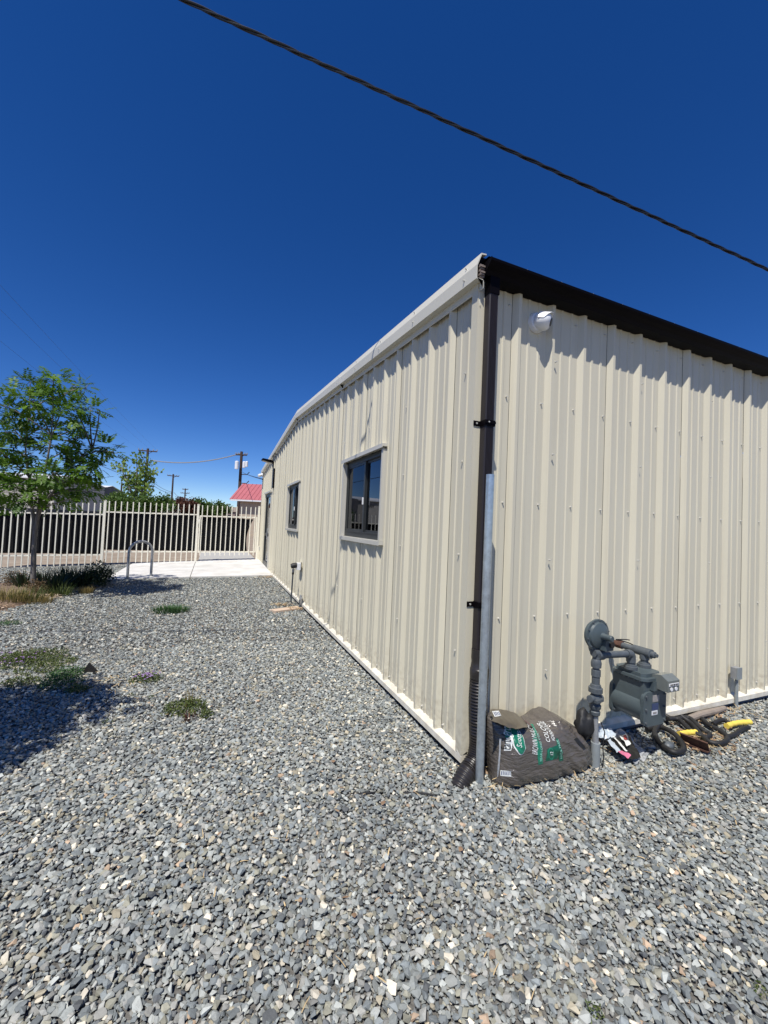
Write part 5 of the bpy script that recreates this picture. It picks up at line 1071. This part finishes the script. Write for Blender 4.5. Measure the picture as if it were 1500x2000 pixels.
# pale metal hall on the left
h1, h0 = dep(190, 1000, 74), dep(15, 1000, 71.2); h1.z = h0.z = 0; hu = (h1 - h0).normalized(); hv = Vector((-hu.y, hu.x, 0)); ze, zr = 5.9, 6.75
t = thing('metal_hall', h1, 'long pale metal hall with white roof and shaded gable behind the tree', 'building')
def L4(u, v_, z): q = Vector((h1.x, h1.y, 0)) - hu * u + hv * v_; return (q.x, q.y, z)
WL, WD = 34, 10
b = MB(); b.add([L4(0, 0, -.1), L4(WL, 0, -.1), L4(WL, 0, ze), L4(0, 0, ze)], [(0, 1, 2, 3)]); b.build('long_wall', 'pale_wall', t)
for k in range(11):
    b = MB(); u = .2 + k * 2.7; b.add([L4(u, -.03, -.1), L4(u + .1, -.03, -.1), L4(u + .1, -.03, ze - .2), L4(u, -.03, ze - .2)], [(0, 1, 2, 3)]); b.build('panel_joint', 'sticker_grey', t)
b = MB(); b.add([L4(0, 0, -.1), L4(0, WD, -.1), L4(0, WD, ze), L4(0, WD / 2, zr), L4(0, 0, ze)], [(0, 1, 2, 3, 4)]); b.build('gable', 'shaded_wall', t)
b = MB(); b.add([L4(-.2, -.3, ze - .02), L4(WL, -.3, ze - .02), L4(WL, WD / 2, zr + .06), L4(-.2, WD / 2, zr + .06), L4(-.2, WD + .3, ze - .02), L4(WL, WD + .3, ze - .02)], [(0, 1, 2, 3), (3, 2, 5, 4)]); b.build('roof', 'white_roof', t)
b = MB(); b.add([L4(-.02, 2.2, 0), L4(-.02, 6.2, 0), L4(-.02, 6.2, 3.1), L4(-.02, 2.2, 3.1)], [(0, 1, 2, 3)]); b.build('door', 'far_dark', t)
for v0 in (2.6, 4.6): b = MB(); b.add([L4(-.02, v0, 3.5), L4(-.02, v0 + 1.5, 3.5), L4(-.02, v0 + 1.5, 4.3), L4(-.02, v0, 4.3)], [(0, 1, 2, 3)]); b.build('window', 'far_dark', t)
# taller hall further left, hidden by the tree but mirrored in the window with its sign
k0_ = Vector((-20.4, 56.2, 0)); t = thing('sign_hall', k0_, 'tall grey hall with black lettering behind the big left tree', 'building')
def L5(u, v_, z): q = k0_ + hu * u + hv * v_; return (q.x, q.y, z)
ze, zr = 5.25, 6.0
b = MB(); b.add([L5(1.9, 0, -.1), L5(-30, 0, -.1), L5(-30, 0, ze), L5(1.9, 0, ze)], [(0, 1, 2, 3)]); b.add([L5(1.9, 0, -.1), L5(1.9, 12, -.1), L5(1.9, 12, ze), L5(1.9, 6, zr), L5(1.9, 0, ze)], [(0, 1, 2, 3, 4)]); b.build('wall', 'pale_wall', t)
b = MB(); b.add([L5(2.1, -.3, ze + .02), L5(-30, -.3, ze + .02), L5(-30, 6, zr + .1), L5(2.1, 6, zr + .1), L5(2.1, -.3, ze - .16), L5(-30, -.3, ze - .16)], [(0, 1, 2, 3), (0, 4, 5, 1)]); b.build('roof', 'white_roof', t)
v, f = text_mesh('HAND', 1.0); wmax = max(z[0] for z in v); hmax = max(z[1] for z in v)
b = MB(); b.add([L5(-.95 + z[0] / wmax * 1.75, -.06, 4.13 + z[1] / hmax * .52) for z in v], f); b.build('lettering', 'far_dark', t, recalc=False)
# red notice board, hedge wall, parked white car roofs, brick house, hills
q = dep(215, 987, 45); t = thing('notice_board', (q.x, q.y, 0), 'small red and white notice board beyond the fence', 'sign'); rr2 = r2 * .55
b = MB(); b.obox(q, r2 * .42, Vector((0, 0, .42)), fwd * .03); bd = b.build('board', 'sign_red', t); b = MB(); b.obox(q - fwd * .034 + Vector((0, 0, .1)), r2 * .32, Vector((0, 0, .05)), fwd * .002); b.build('stripe', 'sticker_white', bd)
b = MB(); b.obox(q - fwd * .034 - Vector((0, 0, .15)), r2 * .28, Vector((0, 0, .05)), fwd * .002); b.build('stripe', 'sticker_white', bd)
for s_ in (-.3, .3): w = q + r2 * s_ + fwd * .08; b = MB(); b.cyl((w.x, w.y, -.05), (w.x, w.y, q.z + .3), .04, 6); b.build('post', 'far_dark', t)
a, c_ = dep(-60, 990, 34), dep(200, 999, 40); b = MB(); dd = (c_ - a); dd.z = 0; nn = Vector((-dd.y, dd.x, 0)).normalized() * .08; b.add([(a.x, a.y, -.1), (c_.x, c_.y, -.1), (c_.x, c_.y, 1.62), (a.x, a.y, 1.62), (a.x + nn.x, a.y + nn.y, -.1), (c_.x + nn.x, c_.y + nn.y, -.1), (c_.x + nn.x, c_.y + nn.y, 1.62), (a.x + nn.x, a.y + nn.y, 1.62)], [(0, 1, 2, 3), (5, 4, 7, 6), (3, 2, 6, 7), (0, 3, 7, 4), (1, 5, 6, 2)])
tag(b.build('screen_fence', 'far_dark'), 'long dark screen fence in front of the pale metal hall', 'fence')
q = dep(440, 1000, 95); t = thing('brick_house', (q.x, q.y, 0), 'distant low brick house between the green shrub and the cabin', 'building')
b = MB(); b.obox((q.x, q.y, 1.5), r2 * 3.4, fwd * 3, Vector((0, 0, 1.55))); b.build('wall', 'far_brick', t)
b = MB(); A4 = [Vector((q.x, q.y, 3.052)) + r2 * u + fwd * w for u, w in ((-3.7, -3.3), (3.7, -3.3), (3.7, 3.3), (-3.7, 3.3))]; rg = [Vector((q.x, q.y, 4.2)) + r2 * u for u in (-2.5, 2.5)]; b.add(A4 + rg, [(0, 1, 5, 4), (2, 3, 4, 5), (1, 2, 5), (3, 0, 4), (3, 2, 1, 0)]); b.build('roof', 'wood_grey', t)
for u in (-2, .2, 2.2): w = Vector((q.x, q.y, 1.8)) + r2 * u - fwd * 3.02; b = MB(); b.obox(w, r2 * .45, Vector((0, 0, .5)), fwd * .03); b.build('window', 'far_dark', t)
def car(px, d, label):
    q = dep(px, 1000, d); t = thing('parked_car', (q.x, q.y, 0), label, 'car', 'cars parked beyond the fence')
    def C(u, w, z): v_ = Vector((q.x, q.y, 0)) + r2 * u + fwd * w; return (v_.x, v_.y, z)
    pr = [(-2.2, .35), (-2.2, .85), (-1.5, .98), (-.9, 1.45), (.7, 1.48), (1.4, 1.0), (2.15, .9), (2.2, .35)]; b = MB(); n = len(pr)
    b.add([C(u, w, z) for w in (-.85, .85) for u, z in pr], [(i, (i + 1) % n, n + (i + 1) % n, n + i) for i in range(n)] + [tuple(range(n)), tuple(range(n, 2 * n))[::-1]]); b.build('body', 'car_white', t)
    for s_ in (-.87, .87): b = MB(); b.add([C(-1.25, s_, 1.02), C(1.2, s_, 1.02), C(.65, s_, 1.4), (C(-.85, s_, 1.4))], [(0, 1, 2, 3)]); b.build('window', 'far_dark', t)
    for u in (-1.4, 1.4):
        for s_ in (-.8, .8): b = MB(); b.cyl(C(u, s_ - .1, .32), C(u, s_ + .1, .32), .32, 14); b.build('wheel', 'black_rubber', t)
car(245, 50, 'white car parked beyond the fence left of the pale tree'); car(300, 48, 'white car parked behind the bush right of the pale tree'); car(412, 60, 'white car seen above the gate below the green shrub')
b = MB(); vv = []; n = 60
for i in range(n + 1):
    a = R(-75 + 130 * i / n); d = 850; x, y = d * math.sin(a), d * math.cos(a); h_ = 9 + 5 * noise.noise((i * .21, 0, 0)) + 3 * noise.noise((i * .7, 3, 0)); vv += [(x * .93, y * .93, -1), (x, y, h_), (x * 1.1, y * 1.1, -1)]
b.add(vv, [(3 * i + j, 3 * i + 3 + j, 3 * i + 4 + j, 3 * i + 1 + j) for i in range(n) for j in range(2)]); tag(b.build('hills', 'hill', smooth=True, angle=80, recalc=False), kind='structure')
